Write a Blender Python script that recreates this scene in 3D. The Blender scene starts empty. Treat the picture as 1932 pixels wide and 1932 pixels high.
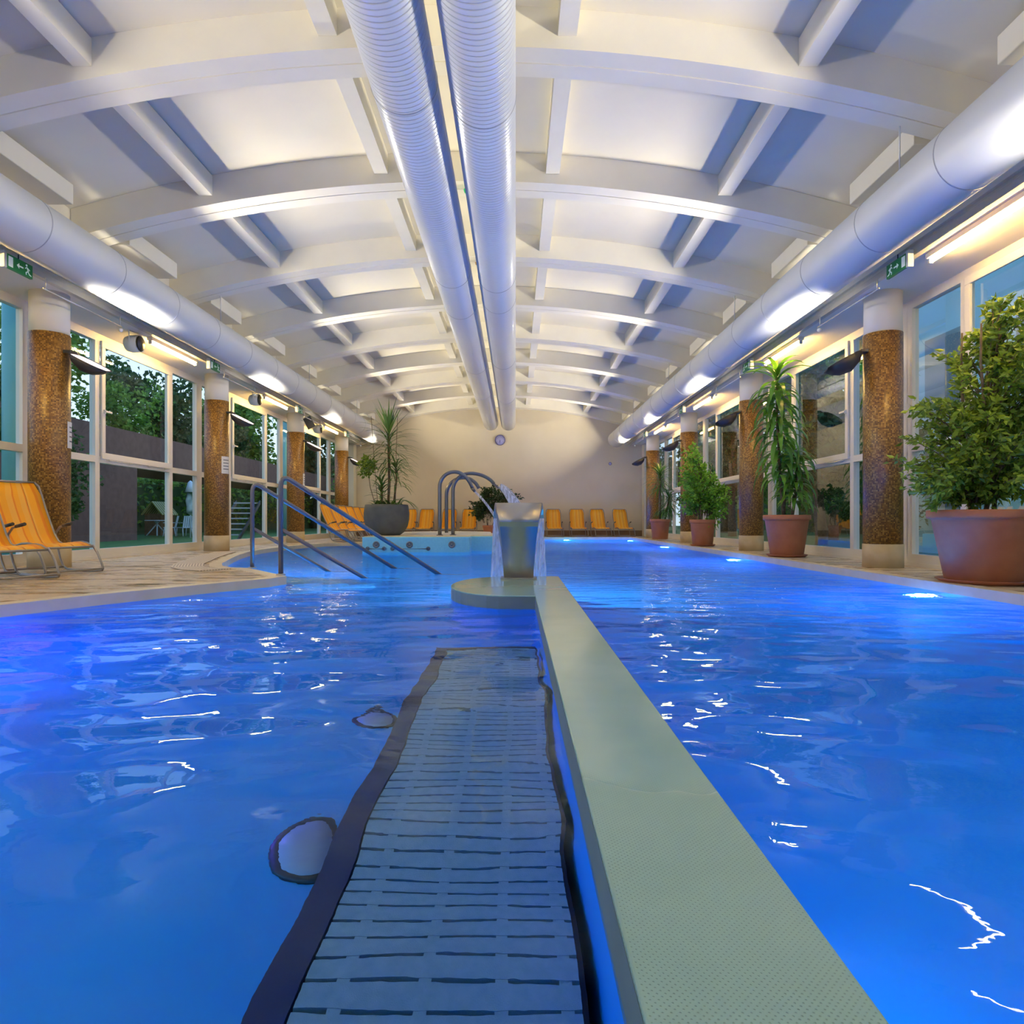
import bpy, math, random
from mathutils import Vector, Matrix, geometry
R = math.radians
PI = math.pi
rnd = random.Random(7)
scn = bpy.context.scene
COL = scn.collection

# ------------------------------------------------------------------ camera, world, exposure
cam_d = bpy.data.cameras.new('camera')
cam = bpy.data.objects.new('camera', cam_d)
COL.objects.link(cam)
cam.location = (0, 0, 0.6)
cam.rotation_euler = (R(90), 0, 0)
cam_d.sensor_width = 36
cam_d.lens = 1250 / 1932 * 36
cam_d.shift_x = -7 / 1932
cam_d.shift_y = 16 / 1932
cam_d.clip_start = 0.02
cam_d.clip_end = 300
scn.camera = cam

scn.view_settings.view_transform = 'Standard'
scn.view_settings.look = 'None'
scn.view_settings.gamma = 1
scn.view_settings.exposure = 0.0
scn.view_settings.use_curve_mapping = False
cy = scn.cycles
cy.use_denoising = True
cy.max_bounces = 9
cy.diffuse_bounces = 4
cy.glossy_bounces = 4
cy.transmission_bounces = 6
cy.transparent_max_bounces = 12
cy.sample_clamp_indirect = 6
cy.caustics_refractive = True
cy.caustics_reflective = True
cy.blur_glossy = 0.0

world = bpy.data.worlds.new('dusk_sky')
scn.world = world
world.use_nodes = True
wn = world.node_tree.nodes
wl = world.node_tree.links
wn.clear()
wo = wn.new('ShaderNodeOutputWorld')
wb = wn.new('ShaderNodeBackground')
tc = wn.new('ShaderNodeTexCoord')
sep = wn.new('ShaderNodeSeparateXYZ')
rmp = wn.new('ShaderNodeValToRGB')
rmp.color_ramp.elements[0].position = 0.0
rmp.color_ramp.elements[0].color = (0.75, 0.86, 1.0, 1)
rmp.color_ramp.elements[1].position = 0.7
rmp.color_ramp.elements[1].color = (0.22, 0.45, 0.9, 1)
wl.new(tc.outputs['Generated'], sep.inputs[0])
wl.new(sep.outputs['Z'], rmp.inputs[0])
wl.new(rmp.outputs[0], wb.inputs['Color'])
wb.inputs['Strength'].default_value = 1.7
wl.new(wb.outputs[0], wo.inputs[0])

# light levels
UP_POWER = 84.0        # column uplights (W)
UP_COLOR = (1.0, 0.90, 0.70)
TUBE_EMIT = 165.0        # fluorescent tubes
TUBE_COLOR = (1.0, 0.62, 0.18)
POOL_POWER = 138.0       # underwater lamps

# ------------------------------------------------------------------ layout constants
CX = -0.635                     # hall centre line
COLS_Y = [8.5, 13.25, 18.0, 22.75]
BAY = 4.75
WALL_Y = 25.4
BACK_Y = -3.0
WX_L, WX_R = -6.47, 5.2         # window planes
BEAM_Y0, BEAM_STEP, BEAM_W = 5.97, 2.38, 0.40
WATER_Z = -0.08
FLOOR_Z = -1.1
def soffit(off):
    Rr = 17.5
    return 4.88 - (Rr - math.sqrt(Rr * Rr - off * off))
def slab(off):
    return soffit(off) + 0.37

# ------------------------------------------------------------------ helpers
def tag(o, label=None, cat=None, group=None, kind=None):
    if label: o['label'] = label
    if cat: o['category'] = cat
    if group: o['group'] = group
    if kind: o['kind'] = kind
    return o

def empty(name, loc=(0, 0, 0), rz=0):
    o = bpy.data.objects.new(name, None)
    COL.objects.link(o)
    o.location = loc
    o.rotation_euler = (0, 0, rz)
    o.empty_display_size = 0.1
    return o

class MB:
    def __init__(self):
        self.v = []; self.f = []; self.uv = []
        self.sm = []
    def face(self, idx, uv=None, smooth=False):
        self.f.append(tuple(idx)); self.uv.append(uv); self.sm.append(smooth)
    def box(self, x0, x1, y0, y1, z0, z1):
        b = len(self.v)
        for z in (z0, z1):
            self.v += [(x0, y0, z), (x1, y0, z), (x1, y1, z), (x0, y1, z)]
        for q in ((3, 2, 1, 0), (4, 5, 6, 7), (0, 1, 5, 4), (1, 2, 6, 5), (2, 3, 7, 6), (3, 0, 4, 7)):
            self.face([b + i for i in q])
        return self
    def obox(self, c, ax, ay, az):
        """box with centre c and half-axis vectors"""
        b = len(self.v)
        c, ax, ay, az = map(Vector, (c, ax, ay, az))
        for sz in (-1, 1):
            for sx, sy in ((-1, -1), (1, -1), (1, 1), (-1, 1)):
                self.v.append(tuple(c + ax * sx + ay * sy + az * sz))
        for q in ((3, 2, 1, 0), (4, 5, 6, 7), (0, 1, 5, 4), (1, 2, 6, 5), (2, 3, 7, 6), (3, 0, 4, 7)):
            self.face([b + i for i in q])
        return self
    def tube(self, pts, r, n=8, cap=True, rs=None):
        pts = [Vector(p) for p in pts]
        b = len(self.v)
        t0 = (pts[1] - pts[0]).normalized()
        up = Vector((0, 0, 1)) if abs(t0.z) < 0.9 else Vector((1, 0, 0))
        u = t0.cross(up).normalized()
        m = len(pts)
        for i, p in enumerate(pts):
            if i == 0: t = pts[1] - pts[0]
            elif i == m - 1: t = pts[-1] - pts[-2]
            else: t = (pts[i + 1] - pts[i]).normalized() + (pts[i] - pts[i - 1]).normalized()
            t.normalize()
            u = (u - t * u.dot(t)).normalized()
            w = t.cross(u)
            rr = rs[i] if rs else r
            for k in range(n):
                a = 2 * PI * k / n
                self.v.append(tuple(p + (u * math.cos(a) + w * math.sin(a)) * rr))
        for i in range(m - 1):
            for k in range(n):
                k2 = (k + 1) % n
                self.face([b + i * n + k, b + i * n + k2, b + (i + 1) * n + k2, b + (i + 1) * n + k], smooth=True)
        if cap:
            self.face([b + k for k in range(n)][::-1])
            self.face([b + (m - 1) * n + k for k in range(n)])
        return self
    def lathe(self, prof, n=32, c=(0, 0, 0), uvs=None, smooth=True, closed=True):
        """prof [(r,z)]; axis z"""
        b = len(self.v)
        for (r, z) in prof:
            for k in range(n):
                a = 2 * PI * k / n
                self.v.append((c[0] + r * math.cos(a), c[1] + r * math.sin(a), c[2] + z))
        for i in range(len(prof) - 1):
            for k in range(n):
                k2 = (k + 1) % n
                uv = None
                if uvs:
                    u0, u1 = uvs * k / n, uvs * (k + 1) / n
                    z0, z1 = prof[i][1], prof[i + 1][1]
                    uv = [(u0, z0), (u1, z0), (u1, z1), (u0, z1)]
                self.face([b + i * n + k, b + i * n + k2, b + (i + 1) * n + k2, b + (i + 1) * n + k], uv, smooth)
        if closed:
            if prof[0][0] > 1e-4: self.face([b + k for k in range(n)][::-1])
            if prof[-1][0] > 1e-4: self.face([b + (len(prof) - 1) * n + k for k in range(n)])
        return self
    def ycyl(self, x, z, r, y0, y1, n=40, cap=True, step=None):
        b = len(self.v)
        ys = [y0, y1]
        for y in ys:
            for k in range(n):
                a = 2 * PI * k / n
                self.v.append((x + r * math.cos(a), y, z + r * math.sin(a)))
        for k in range(n):
            k2 = (k + 1) % n
            self.face([b + k, b + n + k, b + n + k2, b + k2], smooth=True)
        if cap:
            self.face([b + k for k in range(n)])
            self.face([b + n + k for k in range(n)][::-1])
        return self
    def prism(self, poly, z0, z1):
        b = len(self.v); n = len(poly)
        for z in (z0, z1):
            self.v += [(p[0], p[1], z) for p in poly]
        self.face([b + i for i in range(n)][::-1]); self.face([b + n + i for i in range(n)])
        for i in range(n):
            j = (i + 1) % n
            self.face([b + i, b + j, b + n + j, b + n + i])
        return self
    def build(self, name, m, parent=None, bevel=0, solid=0, loc=None):
        me = bpy.data.meshes.new(name)
        me.from_pydata(self.v, [], self.f)
        if any(u for u in self.uv):
            ul = me.uv_layers.new(name='UVMap')
            for p, u in zip(me.polygons, self.uv):
                if u:
                    for li, c in zip(p.loop_indices, u): ul.data[li].uv = c
        for p, s in zip(me.polygons, self.sm): p.use_smooth = s
        me.materials.append(m)
        me.update()
        o = bpy.data.objects.new(name, me)
        COL.objects.link(o)
        if parent: o.parent = parent
        if loc: o.location = loc
        if solid:
            s = o.modifiers.new('solid', 'SOLIDIFY'); s.thickness = solid; s.offset = 0
        if bevel:
            bv = o.modifiers.new('bevel', 'BEVEL'); bv.width = bevel; bv.segments = 3
            bv.limit_method = 'ANGLE'; bv.angle_limit = R(35)
            for p in me.polygons: p.use_smooth = True
            me.set_sharp_from_angle(angle=R(40)) if hasattr(me, 'set_sharp_from_angle') else None
        return o

def kids(o): return [c for c in bpy.data.objects if c.parent == o]
def copy_tree(o, loc=None, rz=None, parent=None, label=None):
    ch = list(o.children)
    c = o.copy(); COL.objects.link(c)
    if parent: c.parent = parent
    if loc is not None: c.location = loc
    if rz is not None: c.rotation_euler = (0, 0, rz)
    if label: c['label'] = label
    for k in ch: copy_tree(k, parent=c)
    return c

# ------------------------------------------------------------------ materials
def mat(name, color=(0.8, 0.8, 0.8), rough=0.5, metal=0.0, emit=None, estr=0, spec=0.5, coat=0, sss=0):
    m = bpy.data.materials.new(name); m.use_nodes = True
    b = m.node_tree.nodes['Principled BSDF']
    b.inputs['Base Color'].default_value = (*color, 1)
    b.inputs['Roughness'].default_value = rough
    b.inputs['Metallic'].default_value = metal
    b.inputs['Specular IOR Level'].default_value = spec
    if coat: b.inputs['Coat Weight'].default_value = coat
    if emit:
        b.inputs['Emission Color'].default_value = (*emit, 1)
        b.inputs['Emission Strength'].default_value = estr
    return m
class NT:
    def __init__(self, m):
        self.t = m.node_tree; self.n = self.t.nodes; self.l = self.t.links
        self.b = self.n.get('Principled BSDF')
    def node(self, kind, **kw):
        x = self.n.new('ShaderNode' + kind)
        for k, v in kw.items():
            if k in x.inputs: x.inputs[k].default_value = v
            else: setattr(x, k, v)
        return x
    def link(self, a, b): self.l.new(a, b)
    def ramp(self, fac, stops, interp='LINEAR'):
        r = self.n.new('ShaderNodeValToRGB'); r.color_ramp.interpolation = interp
        e = r.color_ramp.elements
        while len(e) < len(stops): e.new(0.5)
        for k, (p, c) in enumerate(stops):
            e[k].position = p; e[k].color = (*c, 1) if len(c) == 3 else c
        self.l.new(fac, r.inputs[0]); return r.outputs[0]
    def coords(self, which='Object', scale=(1, 1, 1), rot=(0, 0, 0)):
        c = self.n.new('ShaderNodeTexCoord'); mp = self.n.new('ShaderNodeMapping')
        mp.inputs['Scale'].default_value = scale; mp.inputs['Rotation'].default_value = rot
        self.l.new(c.outputs[which], mp.inputs[0]); return mp.outputs[0]
    def noise(self, vec, scale, detail=3, rough=0.5):
        x = self.n.new('ShaderNodeTexNoise'); x.inputs['Scale'].default_value = scale
        x.inputs['Detail'].default_value = detail; x.inputs['Roughness'].default_value = rough
        self.l.new(vec, x.inputs['Vector']); return x.outputs['Fac']
    def math(self, op, a, b=None):
        x = self.n.new('ShaderNodeMath'); x.operation = op
        for i, s in enumerate((a, b)):
            if s is None: continue
            if isinstance(s, (int, float)): x.inputs[i].default_value = s
            else: self.l.new(s, x.inputs[i])
        return x.outputs[0]
    def mix(self, fac, a, b):
        x = self.n.new('ShaderNodeMix'); x.data_type = 'RGBA'
        for i, s in ((0, fac), (6, a), (7, b)):
            if isinstance(s, (int, float)): x.inputs[i].default_value = s
            elif isinstance(s, tuple): x.inputs[i].default_value = (*s, 1)
            else: self.l.new(s, x.inputs[i])
        return x.outputs[2]
    def bump(self, h, strength=0.3, dist=0.01, normal=None):
        x = self.n.new('ShaderNodeBump'); x.inputs['Strength'].default_value = strength
        x.inputs['Distance'].default_value = dist
        self.l.new(h, x.inputs['Height'])
        if normal: self.l.new(normal, x.inputs['Normal'])
        return x.outputs[0]

def noisy(name, c0, c1, scale=3, rough=0.6, bumps=0.0, bscale=60, detail=3, **kw):
    m = mat(name, c0, rough, **kw); t = NT(m)
    v = t.coords()
    t.link(t.ramp(t.noise(v, scale, detail), [(0.3, c0), (0.7, c1)]), t.b.inputs['Base Color'])
    if bumps: t.link(t.bump(t.noise(v, bscale, 4), bumps, 0.005), t.b.inputs['Normal'])
    return m

M = {}
M['ceil'] = noisy('painted_ceiling', (0.76, 0.71, 0.57), (0.80, 0.75, 0.61), 1.5, 0.7, 0.05, 40)
M['beam'] = noisy('painted_beam', (0.80, 0.76, 0.64), (0.84, 0.80, 0.68), 2.5, 0.65, 0.08, 30)
M['wall_end'] = noisy('cream_wall', (0.68, 0.60, 0.43), (0.72, 0.64, 0.47), 1.2, 0.75, 0.06, 50)
M['wall_white'] = noisy('white_wall', (0.82, 0.78, 0.68), (0.85, 0.81, 0.72), 1.2, 0.6, 0.05, 50)
M['brown_base'] = noisy('brown_skirting', (0.16, 0.09, 0.05), (0.22, 0.13, 0.07), 3, 0.5)
M['pilaster'] = mat('cream_pilaster', (0.72, 0.66, 0.5), 0.6)
M['frame'] = noisy('window_frame_white', (0.70, 0.68, 0.64), (0.74, 0.72, 0.68), 2, 0.35)
M['duct'] = noisy('painted_duct', (0.66, 0.68, 0.70), (0.70, 0.72, 0.74), 1.2, 0.52, 0.02, 20, metal=0.2)
M['ductseam'] = mat('duct_seam', (0.45, 0.47, 0.52), 0.4, 0.5)
M['darkmetal'] = mat('dark_metal', (0.05, 0.05, 0.055), 0.4, 0.6)
M['blackplastic'] = mat('black_plastic', (0.025, 0.025, 0.03), 0.45)
M['whiteplastic'] = mat('white_plastic', (0.75, 0.74, 0.70), 0.4)
M['inlet'] = mat('inlet_cover', (0.35, 0.42, 0.50), 0.4)
M['galv'] = mat('galvanised', (0.6, 0.6, 0.6), 0.4, 0.7)
M['green'] = mat('sign_green', (0.01, 0.14, 0.04), 0.35, emit=(0.01, 0.2, 0.06), estr=0.15)
M['signwhite'] = mat('sign_white', (0.75, 0.85, 0.78), 0.4, emit=(0.8, 0.9, 0.85), estr=0.2)
M['steel'] = noisy('brushed_steel', (0.40, 0.39, 0.37), (0.46, 0.45, 0.43), 4, 0.42, metal=1.0)
M['rail'] = mat('painted_rail', (0.17, 0.17, 0.20), 0.35, 0.5)
M['pipe'] = mat('fountain_pipe_steel', (0.20, 0.21, 0.24), 0.3, 0.9)
M['terracotta'] = noisy('terracotta', (0.40, 0.14, 0.06), (0.46, 0.18, 0.08), 6, 0.75, 0.15, 80)
M['saucer'] = mat('saucer_clay', (0.30, 0.09, 0.04), 0.5)
M['soil'] = noisy('soil', (0.03, 0.018, 0.01), (0.06, 0.04, 0.02), 20, 0.9, 0.5, 60)
M['greypot'] = noisy('grey_stone_pot', (0.075, 0.085, 0.08), (0.105, 0.115, 0.11), 5, 0.7, 0.3, 150)
M['bark'] = noisy('bark', (0.10, 0.07, 0.04), (0.2, 0.15, 0.09), 15, 0.9, 0.5, 60)
M['frameTube'] = mat('lounger_tube', (0.30, 0.28, 0.26), 0.35, 0.7)
M['clock'] = mat('clock_face', (0.42, 0.42, 0.72), 0.4)
M['clockrim'] = mat('clock_rim', (0.12, 0.12, 0.35), 0.4)
M['paper'] = mat('paper', (0.75, 0.74, 0.72), 0.8)
M['ink'] = mat('ink', (0.15, 0.15, 0.17), 0.8)
M['stair_metal'] = mat('stair_tread', (0.35, 0.38, 0.38), 0.6)
M['teal'] = mat('teal_post', (0.16, 0.42, 0.42), 0.5)
M['brick'] = noisy('dark_red_brick', (0.13, 0.062, 0.05), (0.17, 0.085, 0.07), 4, 0.85)
M['bluewall'] = noisy('pale_blue_render', (0.38, 0.68, 0.78), (0.43, 0.74, 0.84), 0.8, 0.8)
M['bluedark'] = mat('window_recess', (0.08, 0.2, 0.26), 0.3)
M['gardenwhite'] = mat('garden_white', (0.62, 0.72, 0.82), 0.5)
M['wood'] = noisy('playhouse_wood', (0.14, 0.07, 0.03), (0.2, 0.11, 0.05), 8, 0.8)

def leafmat(name, c0, c1, rough=0.4):
    m = mat(name, c0, rough); t = NT(m)
    g = t.node('NewGeometry')
    t.link(t.ramp(g.outputs['Random Per Island'], [(0.0, c0), (1.0, c1)]), t.b.inputs['Base Color'])
    t.b.inputs['Subsurface Weight'].default_value = 0.0
    # thin leaf: a little light shines through
    tr = t.node('BsdfTranslucent'); mx = t.node('MixShader'); mx.inputs[0].default_value = 0.25
    t.link(t.ramp(g.outputs['Random Per Island'], [(0.0, tuple(x * 1.5 for x in c0)), (1.0, tuple(x * 1.5 for x in c1))]), tr.inputs[0])
    out = t.n['Material Output']
    t.link(t.b.outputs[0], mx.inputs[1]); t.link(tr.outputs[0], mx.inputs[2]); t.link(mx.outputs[0], out.inputs[0])
    return m
M['ficus'] = leafmat('ficus_leaf', (0.05, 0.12, 0.012), (0.30, 0.42, 0.03))
M['ficus_bright'] = leafmat('bright_ficus_leaf', (0.07, 0.22, 0.015), (0.26, 0.52, 0.04))
M['drac'] = leafmat('corn_plant_leaf', (0.035, 0.13, 0.012), (0.15, 0.36, 0.03), 0.3)
M['yucca'] = leafmat('yucca_leaf', (0.03, 0.11, 0.02), (0.09, 0.22, 0.04))
M['margin'] = leafmat('dragon_leaf', (0.035, 0.10, 0.02), (0.13, 0.24, 0.04))
M['darkleaf'] = leafmat('dark_leaf', (0.01, 0.035, 0.01), (0.04, 0.09, 0.02))
M['treeleaf'] = leafmat('tree_leaf', (0.05, 0.14, 0.02), (0.22, 0.40, 0.05), 0.6)
M['treeleaf_dark'] = leafmat('dark_tree_leaf', (0.02, 0.06, 0.015), (0.07, 0.15, 0.04), 0.6)

# mosaic column cladding
m = mat('brown_mosaic', (0.4, 0.2, 0.05), 0.35); M['mosaic'] = m; t = NT(m)
uvn = t.node('UVMap'); 
sc = t.node('VectorMath', operation='SCALE'); sc.inputs['Scale'].default_value = 55
fl = t.node('VectorMath', operation='FLOOR'); wnz = t.node('TexWhiteNoise')
t.link(uvn.outputs[0], sc.inputs[0]); t.link(sc.outputs[0], fl.inputs[0]); t.link(fl.outputs[0], wnz.inputs['Vector'])
cr = t.ramp(wnz.outputs['Value'], [(0.0, (0.085, 0.035, 0.008)), (0.35, (0.19, 0.085, 0.012)), (0.7, (0.29, 0.145, 0.02)), (1.0, (0.46, 0.26, 0.06))])
fr = t.node('VectorMath', operation='FRACTION'); t.link(sc.outputs[0], fr.inputs[0])
sx = t.node('SeparateXYZ'); t.link(fr.outputs[0], sx.inputs[0])
gx = t.math('LESS_THAN', sx.outputs['X'], 0.1); gy = t.math('LESS_THAN', sx.outputs['Y'], 0.1)
t.link(t.mix(t.math('MAXIMUM', gx, gy), cr, (0.20, 0.11, 0.04)), t.b.inputs['Base Color'])

# base cladding of columns (travertine)
m = noisy('travertine', (0.42, 0.32, 0.17), (0.60, 0.50, 0.32), 3, 0.45); M['travertine'] = m

# deck floor: stone planks, streaky and partly wet
m = mat('deck_tile', (0.5, 0.4, 0.26), 0.35); M['deck'] = m; t = NT(m)
v = t.coords()
n1 = t.noise(t.coords(scale=(0.8, 3.5, 1), rot=(0, 0, R(-20))), 1.6, 6, 0.6)
n2 = t.noise(v, 9, 4)
base = t.ramp(n1, [(0.28, (0.40, 0.27, 0.13)), (0.42, (0.54, 0.40, 0.23)), (0.55, (0.63, 0.51, 0.34)), (0.8, (0.68, 0.58, 0.42))])
base = t.mix(t.math('MULTIPLY', n2, 0.25), base, (0.35, 0.25, 0.12))
bt = t.node('TexBrick', Scale=1.0); bt.inputs['Brick Width'].default_value = 0.6; bt.inputs['Row Height'].default_value = 0.3
bt.inputs['Mortar Size'].default_value = 0.004; bt.inputs['Color1'].default_value = (1, 1, 1, 1); bt.inputs['Color2'].default_value = (0.9, 0.9, 0.9, 1); bt.inputs['Mortar'].default_value = (0.45, 0.4, 0.35, 1)
t.link(v, bt.inputs['Vector'])
mm = t.node('Mix', data_type='RGBA', blend_type='MULTIPLY'); mm.inputs[0].default_value = 1
t.link(base, mm.inputs[6]); t.link(bt.outputs['Color'], mm.inputs[7]); t.link(mm.outputs[2], t.b.inputs['Base Color'])
t.link(t.ramp(n1, [(0.35, (0.12,) * 3), (0.6, (0.45,) * 3)]), t.b.inputs['Roughness'])
M['coping'] = noisy('pool_coping', (0.68, 0.58, 0.38), (0.76, 0.67, 0.48), 4, 0.35)
# overflow grate
m = mat('overflow_grate', (0.6, 0.55, 0.45), 0.5); M['grate'] = m; t = NT(m)
uvn = t.node('UVMap'); sx = t.node('SeparateXYZ'); t.link(uvn.outputs[0], sx.inputs[0])
fr = t.math('FRACT', t.math('MULTIPLY', sx.outputs['Y'], 11.0)); g = t.math('LESS_THAN', fr, 0.35)
t.link(t.mix(g, (0.66, 0.58, 0.46), (0.25, 0.2, 0.15)), t.b.inputs['Base Color'])

# pool lining
m = mat('pool_tile', (0.02, 0.25, 0.7), 0.4); M['pool'] = m; t = NT(m)
v = t.coords()
t.link(t.ramp(t.noise(v, 1.1, 2), [(0.3, (0.0, 0.30, 0.74)), (0.7, (0.002, 0.37, 0.80))]), t.b.inputs['Base Color'])
m = mat('light_pool_tile', (0.13, 0.45, 0.68), 0.3); M['pool_light_tile'] = m; t = NT(m)
bt = t.node('TexBrick', Scale=1.0); bt.offset = 0.0
bt.inputs['Brick Width'].default_value = 0.03; bt.inputs['Row Height'].default_value = 0.03
bt.inputs['Mortar Size'].default_value = 0.001; bt.inputs['Color1'].default_value = (0.20, 0.60, 0.82, 1); bt.inputs['Color2'].default_value = (0.23, 0.65, 0.86, 1); bt.inputs['Mortar'].default_value = (0.2, 0.52, 0.72, 1)
t.link(t.coords(rot=(R(90), 0, 0)), bt.inputs['Vector']); t.link(bt.outputs['Color'], t.b.inputs['Base Color'])

# divider: pale green anti-slip tiles with a dot pattern, the far stretch under a film of water
m = mat('studded_tile', (0.3, 0.42, 0.36), 0.45); M['divider'] = m; t = NT(m)
v = t.coords(scale=(1, 1, 1), rot=(0, 0, R(45)))
vo = t.node('TexVoronoi', Scale=135.0, Randomness=0.0); t.link(v, vo.inputs['Vector'])
dot = t.ramp(vo.outputs['Distance'], [(0.22, (1, 1, 1)), (0.38, (0, 0, 0))])
v2 = t.coords()
sp = t.node('SeparateXYZ'); t.link(v2, sp.inputs[0])
edge = t.math('ADD', sp.outputs['Y'], t.math('MULTIPLY', t.noise(v2, 3.0, 2), 0.5))
wet = t.ramp(t.math('SUBTRACT', edge, 1.35), [(0.3, (0, 0, 0)), (0.42, (1, 1, 1))])
dots = t.math('MULTIPLY', dot, t.math('SUBTRACT', 1.0, t.math('MULTIPLY', wet, 0.92)))
big = t.ramp(t.noise(v2, 2.2, 3), [(0.3, (0.27, 0.48, 0.45)), (0.7, (0.33, 0.54, 0.51))])
t.link(t.mix(t.math('MULTIPLY', dots, 0.95), big, (0.10, 0.20, 0.19)), t.b.inputs['Base Color'])
t.link(t.mix(wet, (0.42,) * 3, (0.10,) * 3), t.b.inputs['Roughness'])
t.link(t.bump(t.math('MULTIPLY', dots, -1.0), 0.6, 0.003), t.b.inputs['Normal'])
M['divider_side'] = noisy('divider_side_tile', (0.16, 0.24, 0.25), (0.20, 0.29, 0.30), 5, 0.4)

# slats and bench
M['slat'] = noisy('grey_slat', (0.20, 0.40, 0.50), (0.25, 0.46, 0.56), 40, 0.55, 0.3, 400)
M['bench_edge'] = mat('dark_blue_bench_tile', (0.004, 0.02, 0.10), 0.4)
M['bench_under'] = mat('bench_trough', (0.004, 0.012, 0.05), 0.5)

# water surface
m = bpy.data.materials.new('pool_water'); m.use_nodes = True; M['water'] = m; t = NT(m)
t.n.remove(t.b)
out = t.n['Material Output']
v = t.coords(scale=(1.0, 1.3, 1))
vw = t.coords()
w1 = t.noise(t.coords(scale=(0.8, 1.5, 1), rot=(0, 0, R(18))), 1.9, 0.0, 0.4)
w2 = t.noise(t.coords(scale=(1.0, 1.5, 1), rot=(0, 0, R(-12))), 4.6, 0.0, 0.45)
w3 = t.noise(v, 15.0, 2.0, 0.5)
sp = t.node('SeparateXYZ'); t.link(vw, sp.inputs[0])
far = t.ramp(t.math('DIVIDE', sp.outputs['Y'], 12.0), [(0.28, (0.03,) * 3), (0.72, (1, 1, 1))])
mid = t.ramp(t.math('DIVIDE', sp.outputs['Y'], 12.0), [(0.10, (0.16,) * 3), (0.55, (1, 1, 1))])
h = t.math('ADD', t.math('MULTIPLY', w1, 0.042), t.math('ADD', t.math('MULTIPLY', t.math('MULTIPLY', w2, mid), 0.026), t.math('MULTIPLY', t.math('MULTIPLY', w3, far), 0.016)))
bn = t.bump(h, 1.0, 1.0)
rf = t.node('BsdfRefraction', IOR=1.33, Roughness=0.0); rf.inputs['Color'].default_value = (0.86, 0.95, 1.0, 1)
gl = t.node('BsdfGlossy', Roughness=0.015); gl.inputs['Color'].default_value = (0.72, 0.90, 1, 1)
fres = t.node('Fresnel', IOR=1.33)
fac = t.ramp(fres.outputs[0], [(0.045, (0, 0, 0)), (0.25, (0.20,) * 3), (1.0, (0.62,) * 3)])
mx = t.node('MixShader')
for n_ in (rf, gl, fres): t.link(bn, n_.inputs['Normal'])
t.link(fac, mx.inputs[0]); t.link(rf.outputs[0], mx.inputs[1]); t.link(gl.outputs[0], mx.inputs[2]); t.link(mx.outputs[0], out.inputs[0])

# falling water
m = bpy.data.materials.new('falling_water'); m.use_nodes = True; M['fall'] = m; t = NT(m)
t.b.inputs['Base Color'].default_value = (0.72, 0.82, 0.98, 1); t.b.inputs['Roughness'].default_value = 0.25
tr = t.node('BsdfTransparent'); mx = t.node('MixShader')
nz = t.noise(t.coords(scale=(40, 40, 2.5)), 1.0, 3)
t.link(t.ramp(nz, [(0.35, (0.28,) * 3), (0.62, (0.9,) * 3)]), mx.inputs[0])
tl = t.node('BsdfTranslucent'); tl.inputs[0].default_value = (0.8, 0.88, 1, 1)
mx2 = t.node('MixShader'); mx2.inputs[0].default_value = 0.5
t.link(t.b.outputs[0], mx2.inputs[1]); t.link(tl.outputs[0], mx2.inputs[2])
t.link(tr.outputs[0], mx.inputs[1]); t.link(mx2.outputs[0], mx.inputs[2]); t.link(mx.outputs[0], t.n['Material Output'].inputs[0])

# window glass: see-through with a reflection
m = bpy.data.materials.new('window_glass'); m.use_nodes = True; M['glass'] = m; t = NT(m)
t.n.remove(t.b)
tr = t.node('BsdfTransparent'); tr.inputs[0].default_value = (0.80, 0.90, 0.88, 1)
gl = t.node('BsdfGlossy', Roughness=0.0); fr = t.node('Fresnel', IOR=1.5); mx = t.node('MixShader')
t.link(t.math('MULTIPLY', fr.outputs[0], 0.4), mx.inputs[0])
t.link(tr.outputs[0], mx.inputs[1]); t.link(gl.outputs[0], mx.inputs[2]); t.link(mx.outputs[0], t.n['Material Output'].inputs[0])

M['tube'] = mat('lit_tube', (1, 1, 1), 0.5, emit=TUBE_COLOR, estr=TUBE_EMIT)
M['uplens'] = mat('uplight_lens', (0.9, 0.8, 0.8), 0.3, emit=(1.0, 0.80, 0.80), estr=1.3)
M['poollamp'] = mat('pool_lamp_lens', (0.8, 0.8, 1), 0.3, emit=(0.35, 0.35, 1.0), estr=10.0)
M['grn_led'] = mat('green_indicator', (0.0, 0.3, 0.08), 0.4, emit=(0.0, 0.5, 0.1), estr=0.5)
M['amber'] = mat('amber_cap', (0.3, 0.14, 0.01), 0.4)

# striped lounger fabric (UV x across the width)
m = mat('lounger_fabric', (0.8, 0.45, 0.03), 0.6); M['fabric'] = m; t = NT(m)
uvn = t.node('UVMap'); sx = t.node('SeparateXYZ'); t.link(uvn.outputs[0], sx.inputs[0])
O, Y_, D_ = (0.86, 0.27, 0.0), (0.95, 0.43, 0.005), (0.95, 0.50, 0.05)
Y2 = (0.90, 0.36, 0.0)
cr = t.ramp(sx.outputs['X'], [(0.0, Y2), (0.13, O), (0.17, Y_), (0.3, D_), (0.42, O), (0.45, Y_), (0.55, D_), (0.66, O), (0.68, (0.25, 0.1, 0.01)), (0.69, D_), (0.73, Y_), (0.86, O), (0.92, Y2)], 'CONSTANT')
t.link(cr, t.b.inputs['Base Color'])
tl = t.node('BsdfTranslucent'); t.link(cr, tl.inputs[0]); mx = t.node('MixShader'); mx.inputs[0].default_value = 0.15
t.link(t.b.outputs[0], mx.inputs[1]); t.link(tl.outputs[0], mx.inputs[2]); t.link(mx.outputs[0], t.n['Material Output'].inputs[0])

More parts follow.
